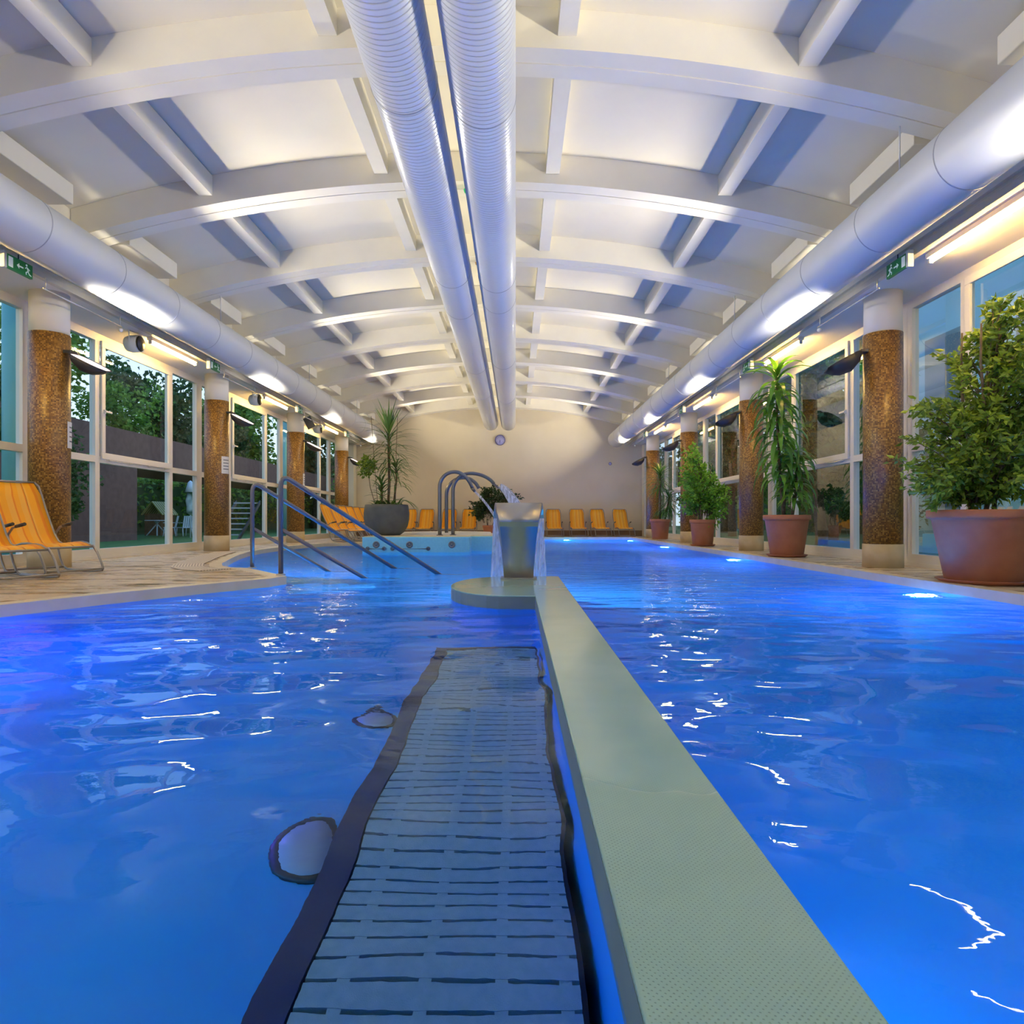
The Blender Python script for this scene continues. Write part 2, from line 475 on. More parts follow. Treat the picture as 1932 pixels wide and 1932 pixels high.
# spiral duct bump
m = noisy('spiral_duct', (0.62, 0.65, 0.72), (0.66, 0.69, 0.75), 1.0, 0.28, metal=0.2); M['spiral'] = m; t = NT(m)
v = t.coords(); sp = t.node('SeparateXYZ'); t.link(v, sp.inputs[0])
fr = t.math('FRACT', t.math('MULTIPLY', sp.outputs['Y'], 18.0))
tri = t.math('ABSOLUTE', t.math('SUBTRACT', fr, 0.5))
gr = t.ramp(tri, [(0.0, (0, 0, 0)), (0.14, (1, 1, 1))])
t.link(t.bump(gr, 0.7, 0.010), t.b.inputs['Normal'])

# perforated cable tray
m = mat('perforated_tray', (0.62, 0.58, 0.50), 0.4, 0.4); M['tray'] = m; t = NT(m)
vo = t.node('TexVoronoi', Scale=40.0, Randomness=0.0); t.link(t.coords(scale=(1, 0.5, 1)), vo.inputs['Vector'])
t.link(t.ramp(vo.outputs['Distance'], [(0.25, (0.2, 0.17, 0.12)), (0.32, (0.62, 0.58, 0.5))]), t.b.inputs['Base Color'])

# lawn
M['lawn'] = noisy('lawn', (0.035, 0.10, 0.015), (0.09, 0.20, 0.03), 6, 0.9, 0.5, 40)
m = mat('striped_roof', (0.7, 0.7, 0.4), 0.6); M['striproof'] = m; t = NT(m)
sp = t.node('SeparateXYZ'); t.link(t.coords(), sp.inputs[0])
g = t.math('LESS_THAN', t.math('FRACT', t.math('MULTIPLY', sp.outputs['Y'], 2.5)), 0.5)
t.link(t.mix(g, (0.7, 0.72, 0.5), (0.35, 0.35, 0.08)), t.b.inputs['Base Color'])

# ================================================================== SETTING
# pool outline (counter-clockwise seen from above)
pool = [(-4.9, BACK_Y + 0.3), (4.05, BACK_Y + 0.3), (4.05, 23.6), (-0.45, 23.6), (-0.45, 17.9), (-4.3, 17.85), (-4.75, 17.65), (-5.0, 17.3), (-5.2, 16.3),
        (-5.28, 14.9), (-5.22, 13.6), (-5.05, 12.5), (-4.8, 11.5), (-4.5, 10.5), (-4.3, 9.9), (-4.08, 9.2), (-3.85, 8.7), (-3.62, 8.42), (-3.35, 8.3),
        (-2.45, 7.08), (-2.52, 6.78), (-2.86, 6.22), (-3.33, 5.36), (-3.63, 4.64), (-4.0, 3.5), (-4.4, 2.0), (-4.7, 0.0)]
n = len(pool)
def offset_poly(poly, d):
    out = []
    m_ = len(poly)
    for i in range(m_):
        a, b, c = Vector(poly[i - 1]), Vector(poly[i]), Vector(poly[(i + 1) % m_])
        e1 = (b - a).normalized(); e2 = (c - b).normalized()
        n1 = Vector((e1.y, -e1.x)); n2 = Vector((e2.y, -e2.x))
        nn = (n1 + n2); nn = nn / max(0.35, nn.length_squared / 2) if nn.length > 0.2 else n1
        out.append(tuple(b + nn * d))
    return out
outer = [(-6.75, BACK_Y - 0.1), (5.5, BACK_Y - 0.1), (5.5, WALL_Y + 0.1), (-6.75, WALL_Y + 0.1)]
cop = offset_poly(pool, 0.16)
def tess(mb, loops, z, flip=False):
    vecs = [[Vector((p[0], p[1], 0)) for p in L] for L in loops]
    tris = geometry.tessellate_polygon(vecs)
    b = len(mb.v)
    for L in loops: mb.v += [(p[0], p[1], z) for p in L]
    for tr_ in tris:
        a, b_, c = [Vector(mb.v[b + k]) for k in tr_]
        up = (b_ - a).cross(c - a).z > 0
        mb.face([b + k for k in (tr_ if up != flip else tr_[::-1])])
mb = MB()
tess(mb, [outer, cop], 0.0)
tess(mb, [outer, cop], -0.25, True)
for i in range(4):
    j = (i + 1) % 4; b = len(mb.v)
    a, c = outer[i], outer[j]
    mb.v += [(*a, -0.25), (*c, -0.25), (*c, 0), (*a, 0)]; mb.face([b, b + 1, b + 2, b + 3])
floor = tag(mb.build('floor', M['deck']), kind='structure', label='tan stone tiled pool deck floor', cat='floor')
# basin
mb = MB()
tess(mb, [pool], FLOOR_Z)
for i in range(n):
    a, c = pool[i], pool[(i + 1) % n]; b = len(mb.v)
    mb.v += [(*a, FLOOR_Z), (*c, FLOOR_Z), (*c, -0.10), (*a, -0.10)]
    mb.face([b + 3, b + 2, b + 1, b])
tag(mb.build('floor_pool_basin', M['pool']), kind='structure', label='blue lining of the swimming pool', cat='pool')
# coping (trim around the pool)
mb = MB()
b = len(mb.v)
for P_, z in ((pool, -0.10), (pool, 0.006), (cop, 0.006), (cop, -0.03)):
    mb.v += [(*p, z) for p in P_]
for i in range(n):
    j = (i + 1) % n
    for k in range(3): mb.face([b + k * n + j, b + k * n + i, b + (k + 1) * n + i, b + (k + 1) * n + j])
tag(mb.build('trim_pool_coping', M['coping']), kind='structure', label='pale stone coping round the pool', cat='coping')
# overflow grate round the curved bay
p1 = offset_poly(pool, 0.22); p2 = offset_poly(pool, 0.60)
mb = MB(); L = 0
idx = list(range(11, 19))
for q, i in enumerate(idx):
    mb.v += [(*p1[i], 0.006), (*p2[i], 0.006)]
for q in range(len(idx) - 1):
    mb.face([2 * q, 2 * q + 2, 2 * q + 3, 2 * q + 1][::-1], [(q, 0), (q + 1, 0), (q + 1, 1), (q, 1)][::-1])
g = mb.build('overflow_grate', M['grate'], solid=0.01)
tag(g, 'curved ribbed overflow grate in the deck round the pool bay', 'grate')

# water
mb = MB(); tess(mb, [pool], WATER_Z)
tag(mb.build('pool_water', M['water']), 'rippled blue water filling the swimming pool', 'water', kind='stuff')

# end wall, back wall
def wall_gable(name, y0, y1, m_):
    pts = [(-6.6, 0.0), (5.35, 0.0)]
    xs = [CX + o for o in [5.95 - 11.9 * k / 24 for k in range(25)]]
    top = [(x, slab(x - CX) + 0.02) for x in xs]
    mb = MB(); poly = pts + top; k = len(poly); 
    for y in (y0, y1): mb.v += [(p[0], y, p[1]) for p in poly]
    mb.face(range(k)); mb.face([k + i for i in range(k)][::-1])
    for i in range(k):
        j = (i + 1) % k; mb.face([j, i, k + i, k + j])
    return mb.build(name, m_)
tag(wall_gable('wall_end', WALL_Y, WALL_Y + 0.2, M['wall_end']), kind='structure')
tag(wall_gable('wall_near', BACK_Y - 0.2, BACK_Y, M['wall_end']), kind='structure')
tag(MB().box(-6.3, 5.0, WALL_Y - 0.03, WALL_Y - 0.001, 0.001, 0.22).build('baseboard_end', M['brown_base']), kind='structure')
tag(MB().box(4.83, 5.15, WALL_Y - 0.45, WALL_Y - 0.035, 0.001, 3.49).build('trim_pilaster', M['pilaster'], bevel=0.01), kind='structure')
tag(MB().box(-6.4, -6.1, WALL_Y - 0.45, WALL_Y - 0.035, 0.001, 3.49).build('trim_pilaster.001', M['pilaster'], bevel=0.01), kind='structure')

# ceiling slab (vault) and edge beams
mb = MB()
offs = [-5.1 + 10.2 * k / 40 for k in range(41)]
for y in (BACK_Y, WALL_Y + 0.1):
    for dz in (0, 0.15): mb.v += [(CX + o, y, slab(o) + dz) for o in offs]
k = 41
for i in range(40):
    mb.face([i, i + 1, 2 * k + i + 1, 2 * k + i], smooth=True)
    mb.face([k + i + 1, k + i, 3 * k + i, 3 * k + i + 1], smooth=True)
tag(mb.build('ceiling', M['ceil']), kind='structure')
for s, nm in ((-1, 'wall_left'), (1, 'wall_right')):
    x0, x1 = CX + s * 4.98, CX + s * 6.0
    x0, x1 = min(x0, x1), max(x0, x1)
    tag(MB().box(x0, x1, BACK_Y, WALL_Y - 0.001, 3.5, slab(5.0) + 0.13).build(nm + '_lintel', M['wall_white']), kind='structure')

# arch beams with longitudinal ribs
RIB = (-3.27, -1.06, 1.10, 3.27)
nb = 0
for kb in range(-3, 9):
    y0 = BEAM_Y0 + kb * BEAM_STEP
    if y0 < BACK_Y + 0.2: continue
    y1 = min(y0 + BEAM_W, WALL_Y - 0.001)
    mb = MB(); offs = [-4.975 + 9.95 * q / 36 for q in range(37)]; k = 37
    for (y, dz) in ((y0, 0), (y0 + 0.2, 0.0), (y0 + 0.2, 0.012), (y0 + 0.215, 0.012), (y0 + 0.215, 0), (y1, 0)):
        mb.v += [(CX + o, y, soffit(o) + dz) for o in offs]
    for y in (y1, y0): mb.v += [(CX + o, y, slab(o) - 0.001) for o in offs]
    for r_ in range(8):
        r2 = (r_ + 1) % 8
        for i in range(36):
            mb.face([r_ * k + i + 1, r_ * k + i, r2 * k + i, r2 * k + i + 1][::-1], smooth=False)
    nb += 1
    bo = tag(mb.build('trim_%d' % nb, M['beam']), kind='structure')
    yn = BEAM_Y0 + (kb + 1) * BEAM_STEP
    if yn > WALL_Y: yn = WALL_Y - 0.002
    for o in RIB:
        r_ = MB(); w = 0.085
        b = 0
        ya, yb = y1 + 0.001, yn - 0.001
        zb = soffit(o) + 0.12
        r_.box(CX + o - w, CX + o + w, ya, yb, zb, slab(o) - 0.0005 + (0.0))
        r_.build('rib', M['beam'], bo)
# side hood boxes under the vault beside the side ducts
for kb in range(-2, 8):
    yb = BEAM_Y0 + kb * BEAM_STEP
    for s in (-1, 1):
        xa, xb = CX + s * 4.55, CX + s * 4.93
        o = MB().box(min(xa, xb), max(xa, xb), yb + 0.55, yb + 1.8, 4.30, slab(4.93) - 0.005).build('ceiling_box', M['beam'], bevel=0.01)
        tag(o, 'shallow white box under the vault over the %s side duct, %s' % ('left' if s < 0 else 'right', ['just behind the camera', 'straight beside the camera', 'nearest in view', 'second from the camera', 'third from the camera', 'fourth from the camera', 'fifth from the camera', 'sixth from the camera', 'seventh from the camera', 'farthest by the end wall'][kb + 2]), 'ceiling box', 'ceiling boxes beside the side ducts')

# ================================================================== WINDOWS
def window(idx, side, y0, y1, mull, wide):
    """frames y0..y1; mull = list of mullion centres; wide = (a,b) pane holding the tilting sash"""
    X = WX_L if side < 0 else WX_R
    inn = 1 if side < 0 else -1       # towards the room
    xa, xb = sorted((X, X - inn * 0.09))
    f = MB()
    f.box(xa, xb, y0, y1, 3.38, 3.499); f.box(xa, xb, y0, y1, 0.001, 0.16)
    f.box(xa - 0.02, xb + 0.02, y0, y1, 0.001, 0.05)
    ys = [y0 + 0.05] + mull + [y1 - 0.05]
    for c in ys: f.box(xa, xb, c - 0.055, c + 0.055, 0.16, 3.38)
    for a, b in zip(ys[:-1], ys[1:]): f.box(xa, xb, a + 0.055, b - 0.055, 1.50, 1.60)
    fo = f.build('window_%d' % idx, M['frame']); tag(fo, kind='structure')
    gx = (xa + xb) / 2
    g = MB()
    for a, b in zip(ys[:-1], ys[1:]):
        for z0, z1 in ((0.16, 1.50), (1.60, 3.38)):
            q = len(g.v)
            g.v += [(gx, a + 0.05, z0), (gx, b - 0.05, z0), (gx, b - 0.05, z1), (gx, a + 0.05, z1)]
            g.face([q, q + 1, q + 2, q + 3])
    g.build('glass_panes', M['glass'], fo)
    if wide:
        a, b = wide; s = MB()
        x2 = X + inn * 0.035; xc, xd = sorted((X + inn * 0.001, x2))
        for (u0, u1, z0, z1) in ((a, b, 1.56, 1.66), (a, b, 3.30, 3.40), (a, a + 0.09, 1.66, 3.30), (b - 0.09, b, 1.66, 3.30)):
            s.box(xc, xd, u0, u1, z0, z1)
        so = s.build('sash', M['frame'], fo, bevel=0.006)
        h = MB(); xh = X + inn * 0.06
        hx = sorted((x2, xh))
        h.box(hx[0], hx[1], a + 0.03, a + 0.06, 2.27, 2.33); h.box(min(xh, xh + inn * .02), max(xh, xh + inn * .02), a + 0.03, a + 0.19, 2.29, 2.315)
        h.build('window_handle', M['whiteplastic'], so)
        st = MB(); xs_ = sorted((x2, x2 + inn * 0.012))
        st.tube([(x2 + inn * .01, a + 0.1, 1.545), (x2 + inn * .01, b - 0.1, 1.545)], 0.006, 6)
        for q in range(4):
            yy = a + 0.2 + (b - a - 0.4) * q / 3
            st.box(xs_[0], xs_[1], yy - 0.03, yy + 0.03, 1.53, 1.56)
        st.build('window_stay', M['galv'], so)
    return fo
wi = 0
for side in (-1, 1):
    for bi in range(-2, 4):
        y0 = 8.85 + (bi - 0) * BAY - BAY * 0 if False else 8.80 + bi * BAY
        y1 = y0 + BAY - 0.002
        if bi == 3: y1 = WALL_Y - 0.46
        if y0 < BACK_Y: y0 = BACK_Y + 0.01
        mull = [c for c in (10.25 + bi * BAY, 12.44 + bi * BAY, 13.62 + bi * BAY) if y0 + 0.2 < c < y1 - 0.1]
        wide = (10.31 + bi * BAY, 12.38 + bi * BAY)
        if wide[1] > y1 or wide[0] < y0: wide = None
        wi += 1
        window(wi, side, y0, y1, mull, wide)

# ================================================================== COLUMNS
def make_column():
    t_ = empty('column')
    MB().lathe([(0.238, 0), (0.238, 0.30)], 48).build('base_cladding', M['travertine'], t_)
    MB().lathe([(0.23, 0.301), (0.23, 2.98)], 64, uvs=2 * PI * 0.23).build('mosaic_cladding', M['mosaic'], t_)
    MB().lathe([(0.222, 2.981), (0.222, 3.499)], 48).build('capital', M['wall_white'], t_)
    return t_
ordn = ['nearest', 'second', 'third', 'farthest']
col0 = None
for s in (-1, 1):
    for i, y in enumerate(COLS_Y):
        x = -5.98 if s < 0 else 4.71
        lab = 'round column clad in brown mosaic with white top, %s on the %s side' % (ordn[i], 'left' if s < 0 else 'right')
        if col0 is None:
            col0 = make_column(); c = col0; c.location = (x, y, 0.001); c['label'] = lab
            tag(c, lab, 'column', 'mosaic columns along the windows')
        else:
            c = copy_tree(col0, (x, y, 0.001), label=lab)

# ================================================================== DUCTS
def ring(mb, x, z, r, y, w=0.02, e=0.008):
    mb.ycyl(x, z, r + e, y - w / 2, y + w / 2, 48)
for s in (-1, 1):
    x = CX + s * 4.385; z = 3.63
    t_ = empty('side_duct', (0, 0, 0))
    tag(t_, 'large round silver grey air duct running along the %s windows' % ('left' if s < 0 else 'right'), 'duct', 'side ducts')
    MB().ycyl(x, z, 0.295, BACK_Y + 0.05, WALL_Y - 0.6, 64).build('duct_pipe', M['duct'], t_)
    k = 0; y = -2.2
    while y < WALL_Y - 1:
        mb = MB(); ring(mb, x, z, 0.295, y, 0.012, 0.003); mb.build('seam', M['ductseam'], t_); y += 1.28
    y = 6.9
    for q in range(4):
        yy = 6.9 + q * BAY - 0.6
        MB().tube([(x - s * 0.1, yy, z + 0.27), (x - s * 0.1, yy, slab(4.3) - 0.0)], 0.008, 6).build('hanger_rod', M['galv'], t_)
for x, nm, ys in ((-0.28, 'right', (5.75, 9.9, 10.9, 14.9, 19.3)), (-0.935, 'left', (5.55, 9.7, 11.2, 15.4, 18.6))):
    t_ = empty('central_duct', (0, 0, 0))
    tag(t_, 'long white ribbed air duct under the crown of the vault, %s one of the pair' % nm, 'duct', 'central ducts')
    MB().ycyl(x, 4.28, 0.28, BACK_Y + 0.05, WALL_Y - 0.35, 72).build('duct_pipe', M['spiral'], t_)
    for y in ys:
        mb = MB(); ring(mb, x, 4.28, 0.28, y, 0.012, 0.004); mb.build('seam', M['ductseam'], t_)
    for y in (1.2, 5.6, 10.1, 14.7, 19.5): MB().tube([(x, y, 4.55), (x, y, soffit(x - CX) + 0.37)], 0.008, 6).build('hanger_rod', M['galv'], t_)
# duct end boxes near the end wall are plain caps; detectors between the ducts
d = MB().lathe([(0.0, -0.03), (0.05, -0.03), (0.06, 0)], 20).build('indicator_lamp', M['grn_led'], loc=(-0.61, 8.5, 4.84)); tag(d, 'small green indicator disc seen between the two central ducts', 'indicator')
d = MB().lathe([(0.0, -0.03), (0.05, -0.03), (0.06, 0)], 20).build('indicator_lamp', M['amber'], loc=(-0.60, 10.0, 4.64)); tag(d, 'small brown detector disc seen between the two central ducts', 'detector')
d.location = (-0.61, 10.9, 4.84)

# cable trays, tubes, signs, speakers, conduit
for s in (-1, 1):
    nm = 'left' if s < 0 else 'right'
    x = CX + s * 4.90
    mb = MB()
    xa, xb = sorted((x, x + s * 0.07))
    mb.box(xa, xb, BACK_Y + 0.1, WALL_Y - 0.05, 3.44, 3.455)
    mb.box(xa - 0.001, xa + 0.004, BACK_Y + 0.1, WALL_Y - 0.05, 3.455, 3.51); mb.box(xb - 0.004, xb + 0.001, BACK_Y + 0.1, WALL_Y - 0.05, 3.455, 3.51)
    tag(mb.build('cable_tray', M['tray']), 'long perforated metal cable tray along the %s edge beam' % nm, 'cable tray')
    # a narrow shelf strip above the tray
    xa, xb = sorted((CX + s * 4.935, CX + s * 4.978))
    tag(MB().box(xa, xb, BACK_Y + 0.1, WALL_Y - 0.05, 3.60, 3.66).build('trim_%s_edge' % nm, M['beam']), kind='structure')

def make_batten():
    t_ = empty('fluorescent_light')
    MB().box(-0.045, 0.045, -0.76, 0.76, 0.0, 0.055).build('housing', M['whiteplastic'], t_, bevel=0.008)
    MB().tube([(0, -0.72, -0.03), (0, 0.72, -0.03)], 0.022, 14).build('lamp_tube', M['tube'], t_)
    for e in (-1, 1): MB().box(-0.02, 0.02, e * 0.7375 - 0.0175, e * 0.7375 + 0.0175, -0.055, 0.0).build('lampholder', M['whiteplastic'], t_)
    return t_
bt0 = None
wh = ['overhead', 'nearest in view', 'second', 'third', 'fourth', 'farthest']
for s in (-1, 1):
    for q, y in enumerate([1.7, 6.45, 11.2, 15.95, 20.7]):
        x = CX + s * 5.135
        lab = 'warm lit fluorescent batten under the %s window soffit, %s' % ('left' if s < 0 else 'right', ['behind the camera view', 'closest to the camera', 'between first and second columns', 'between second and third columns', 'between third and fourth columns'][q])
        if bt0 is None: bt0 = make_batten(); c = bt0; c.location = (x, y, 3.442); tag(c, lab, 'light', 'fluorescent battens')
        else: c = copy_tree(bt0, (x, y, 3.442), label=lab)

def make_sign():
    """faces +x; length along y"""
    t_ = empty('exit_sign')
    MB().box(-0.03, 0.0, -0.195, 0.195, -0.075, 0.075).build('sign_panel', M['green'], t_)
    w = MB(); X = 0.0025
    def q(pts):
        b = len(w.v); w.v += [(X, p[0], p[1]) for p in pts]; w.face(range(b, b + len(pts)))
    q([(-0.165, -0.055), (-0.10, -0.055), (-0.10, 0.055), (-0.165, 0.055)])       # door
    q([(-0.02, -0.008), (0.05, -0.008), (0.05, 0.008), (-0.02, 0.008)])           # arrow shaft
    q([(-0.045, 0.0), (-0.01, -0.03), (-0.01, 0.03)])                              # arrow head
    # running figure
    q([(0.10 + 0.013 * math.cos(a * PI / 5), 0.048 + 0.013 * math.sin(a * PI / 5)) for a in range(10)])
    q([(0.098, 0.032), (0.118, 0.026), (0.135, -0.012), (0.115, -0.016)])
    q([(0.100, 0.030), (0.075, 0.012), (0.080, 0.004), (0.106, 0.020)])
    q([(0.118, 0.026), (0.150, 0.010), (0.148, 0.0), (0.120, 0.012)])
    q([(0.115, -0.014), (0.085, -0.030), (0.090, -0.058), (0.098, -0.058), (0.098, -0.034), (0.126, -0.018)])
    q([(0.122, -0.010), (0.145, -0.036), (0.172, -0.045), (0.172, -0.054), (0.140, -0.048), (0.118, -0.022)])
    w.build('pictogram', M['signwhite'], t_, solid=0.002)
    MB().box(-0.05, 0.012, -0.235, -0.196, -0.09, 0.09).build('end_housing', M['whiteplastic'], t_, bevel=0.004)
    MB().tube([(-0.015, 0, 0.076), (-0.015, 0, 0.13)], 0.006, 6).build('bracket', M['darkmetal'], t_)
    return t_
sg0 = None
for s in (-1, 1):
    for q, cyy in enumerate(COLS_Y):
        y = cyy - 1.2
        x = CX + s * 4.83
        lab = 'green running man exit sign with arrow hung near the %s %s column' % (ordn[q], 'left' if s < 0 else 'right')
        if sg0 is None: sg0 = make_sign(); c = sg0; c.location = (x, y, 3.40); tag(c, lab, 'exit sign', 'exit signs along the edge beams')
        else:
            c = copy_tree(sg0, (x, y, 3.40), label=lab)
        if s > 0:
            c.scale = (-1, 1, 1)

# round spot speakers under the left soffit
def make_speaker():
    t_ = empty('spot_speaker')
    b = MB(); pr = [(0.0, -0.16), (0.06, -0.155), (0.11, -0.12), (0.13, -0.05), (0.13, 0.08)]
    b.lathe(pr, 28); o = b.build('housing', M['whiteplastic'], t_); o.rotation_euler = (R(90), 0, 0)
    g = MB().lathe([(0.122, 0.081), (0.10, 0.10), (0.0, 0.115)], 28).build('grille', M['darkmetal'], t_); g.rotation_euler = (R(90), 0, R(8))
    m_ = MB(); m_.tube([(-0.14, 0, 0), (-0.14, 0, 0.17), (0.14, 0, 0.17), (0.14, 0, 0)], 0.008, 6); m_.build('bracket', M['whiteplastic'], t_)
    return t_
sp0 = make_speaker(); sp0.location = (-5.86, 10.2, 3.32)
tag(sp0, 'round white speaker under the left soffit, nearest to the camera', 'speaker', 'round speakers under the left soffit')
copy_tree(sp0, (-5.86, 14.95, 3.32), label='round white speaker under the left soffit, middle one of three')
copy_tree(sp0, (-5.86, 19.7, 3.32), label='round white speaker under the left soffit, farthest of three')
for o in [o for o in bpy.data.objects if o.name.startswith('spot_speaker')]: o.rotation_euler = (0, 0, R(85))
# conduit with small ball spot
for s in (-1, 1):
    for q, cyy in enumerate(COLS_Y):
        x = CX + s * 4.86
        t_ = empty('conduit_rail', (x, cyy, 3.30))
        tag(t_, 'thin white rail with a small ball lamp under the %s soffit by the %s column' % ('left' if s < 0 else 'right', ordn[q]), 'rail', 'thin rails under the soffit')
        MB().tube([(0, -0.8, 0), (0, 0.75, 0)], 0.009, 6).tube([(0, -0.75, 0), (0, -0.75, 0.14)], 0.008, 6).tube([(0, 0.7, 0), (0, 0.7, 0.14)], 0.008, 6).build('rail', M['galv'], t_)
        MB().lathe([(0, -0.03), (0.024, -0.02), (0.03, 0), (0.024, 0.02), (0, 0.03)], 12, c=(0, 0.72, -0.05)).build('ball_lamp', M['whiteplastic'], t_)

# column uplights: gull-wing bodies on a black arm, glass on top
def make_uplight():
    """arm starts at x=0 (column face); projects to +x"""
    t_ = empty('column_uplight')
    a = MB(); a.obox((0.03, 0, 0), (0.05, 0, 0), (0, 0.05, 0), (0, 0, 0.02)); a.obox((0.11, 0, -0.01), (0.05, 0, -0.015), (0, 0.035, 0), (0, 0, 0.016))
    a.build('arm', M['blackplastic'], t_, bevel=0.005)
    b = MB()
    # hull: cross-sections along x
    sec = [(0.10, 0.11, 0.05), (0.15, 0.17, 0.10), (0.28, 0.20, 0.155), (0.42, 0.20, 0.14), (0.52, 0.17, 0.085), (0.60, 0.11, 0.015)]
    K = 9
    tl = R(24)
    def P(x, y, z): return (x * math.cos(tl) + z * math.sin(tl), y, -x * math.sin(tl) + z * math.cos(tl) + 0.02)
    for (x, w, d_) in sec:
        for k in range(K):
            u = -1 + 2 * k / (K - 1)
            b.v.append(P(x, w * u, -d_ * math.sqrt(max(0, 1 - abs(u) ** 2.6))))
    m_ = len(sec)
    for i in range(m_ - 1):
        for k in range(K - 1):
            b.face([i * K + k, (i + 1) * K + k, (i + 1) * K + k + 1, i * K + k + 1][::-1], smooth=True)
    b.face([k for k in range(K)]); b.face([(m_ - 1) * K + k for k in range(K)][::-1])
    b.build('reflector_housing', M['blackplastic'], t_, solid=0.006)
    g = MB()
    for (x, w, d_) in sec: g.v += [P(x + (0.01 if x < .2 else -0.01), -w * 0.93, -0.006), P(x + (0.01 if x < .2 else -0.01), w * 0.93, -0.006)]
    for i in range(m_ - 1): g.face([2 * i, 2 * i + 2, 2 * i + 3, 2 * i + 1])
    g.build('lens', M['uplens'], t_)
    return t_
up0 = None
def up_light(c, s):
    ld = bpy.data.lights.new('uplight_lamp', 'AREA'); ld.shape = 'RECTANGLE'; ld.size = 0.32; ld.size_y = 0.26
    ld.energy = UP_POWER; ld.color = UP_COLOR; ld.spread = R(106)
    o = bpy.data.objects.new('uplight_lamp', ld); COL.objects.link(o); o.parent = c
    o.location = (0.40, 0, -0.085)
    # area lamps shine along local -z: point up, tilted towards the hall centre
    o.rotation_euler = Vector((math.sin(R(56)), 0, math.cos(R(56)))).to_track_quat('-Z', 'Y').to_euler()
for s in (-1, 1):
    for q, cyy in enumerate([-1.0, 3.75] + COLS_Y):  # leading pair per side is out of view, added to light the front ceiling
        x = (-5.98 + 0.232) if s < 0 else (4.71 - 0.232)
        loc = (x, cyy - 0.03, 2.76); rz = R(12) if s < 0 else R(180 - 12)
        lab = 'black column uplight on an arm, %s on the %s side' % ((['unseen, added behind the camera', 'unseen, added beside the camera'] + ordn)[q], 'left' if s < 0 else 'right')
        if up0 is None: up0 = make_uplight(); c = up0; tag(c, lab, 'light', 'uplights on the columns'); c.location = loc; c.rotation_euler = (R(11) if s < 0 else R(6), 0, rz)
        else:
            src = up0
            c = up0.copy(); COL.objects.link(c); c.location = loc; c.rotation_euler = (R(11) if s < 0 else R(6), 0, rz); c['label'] = lab
            for k_ in up0.children:
                if k_.type == 'MESH': kk = k_.copy(); COL.objects.link(kk); kk.parent = c
        if s < 0: c.scale = (0.88, 1, 1)
        up_light(c, s)
        if q < 2:   # the out-of-frame pair hang on columns of their own
            cc = copy_tree(col0, (-5.98 if s < 0 else 4.71, cyy, 0.001), label='round mosaic column on the %s side, %s' % ('left' if s < 0 else 'right', ['well behind the camera', 'just out of view'][q]))

# black panel speaker on the third left column
t_ = empty('panel_speaker', (-5.70, 17.80, 3.26), R(25)); tag(t_, 'small black tilted panel on the white top of the third left column', 'speaker')
MB().obox((0.14, -0.05, -0.03), (0.09, 0, 0.05), (0, 0.025, 0), (-0.07, 0, 0.14)).build('panel', M['blackplastic'], t_, bevel=0.004)
MB().tube([(-0.06, 0, 0.02), (0.12, -0.03, 0)], 0.012, 8).build('arm', M['whiteplastic'], t_)

# notices on the left columns
for q in range(3):
    y = COLS_Y[q]; a0 = R([28, -14, 12][q])
    mb = MB(); rr = 0.236
    for k in range(7):
        a = a0 - R(30) + R(50) * k / 6
        for z in (1.53, 1.87): mb.v.append((-5.98 + rr * math.cos(a), y + rr * math.sin(a), z))
    for k in range(6): mb.face([2 * k, 2 * k + 2, 2 * k + 3, 2 * k + 1])
    t_ = empty('notice', (0, 0, 0)); tag(t_, 'white paper notice fixed to the %s left mosaic column' % ordn[q], 'notice', 'paper notices on the left columns')
    mb.build('sheet', M['paper'], t_, solid=0.003)
    mb = MB(); rr = 0.2395
    for z in (1.79, 1.73, 1.67, 1.61):
        b = len(mb.v)
        for k in range(5):
            a = a0 - R(22) + R(34) * k / 4
            for dz in (0, 0.018): mb.v.append((-5.98 + rr * math.cos(a), y + rr * math.sin(a), z + dz))
        for k in range(4): mb.face([b + 2 * k, b + 2 * k + 2, b + 2 * k + 3, b + 2 * k + 1])
    mb.build('print_lines', M['ink'], t_)

# wall clock
t_ = empty('wall_clock', (-0.60, WALL_Y - 0.002, 3.68)); tag(t_, 'round wall clock with pale violet face high on the end wall', 'clock')
o = MB().lathe([(0.0, 0.0), (0.20, 0.0), (0.20, 0.04), (0.185, 0.045), (0.18, 0.03), (0, 0.03)], 40).build('case', M['clockrim'], t_); o.rotation_euler = (R(90), 0, 0)
o = MB().lathe([(0.178, 0.0305), (0.178, 0.034), (0, 0.034)], 40).build('dial', M['clock'], t_); o.rotation_euler = (R(90), 0, 0)
mb = MB()
for k in range(12):
    a = k * PI / 6; c_, s_ = math.cos(a), math.sin(a)
    mb.obox((0.145 * s_, -0.036, 0.145 * c_), (0.018 * s_, 0, 0.018 * c_), (0.006 * c_, 0, -0.006 * s_), (0, 0.0015, 0))
mb.build('hour_marks', M['clockrim'], t_)
mb = MB()
a = R(190); mb.obox((0.045 * math.sin(a), -0.04, 0.045 * math.cos(a)), (0.045 * math.sin(a), 0, 0.045 * math.cos(a)), (0.008 * math.cos(a), 0, -0.008 * math.sin(a)), (0, 0.0015, 0))
mb.build('hour_hand', M['clockrim'], t_)
mb = MB()
a = R(182); mb.obox((0.065 * math.sin(a), -0.044, 0.065 * math.cos(a)), (0.065 * math.sin(a), 0, 0.065 * math.cos(a)), (0.005 * math.cos(a), 0, -0.005 * math.sin(a)), (0, 0.0015, 0))
mb.build('minute_hand', M['clockrim'], t_)
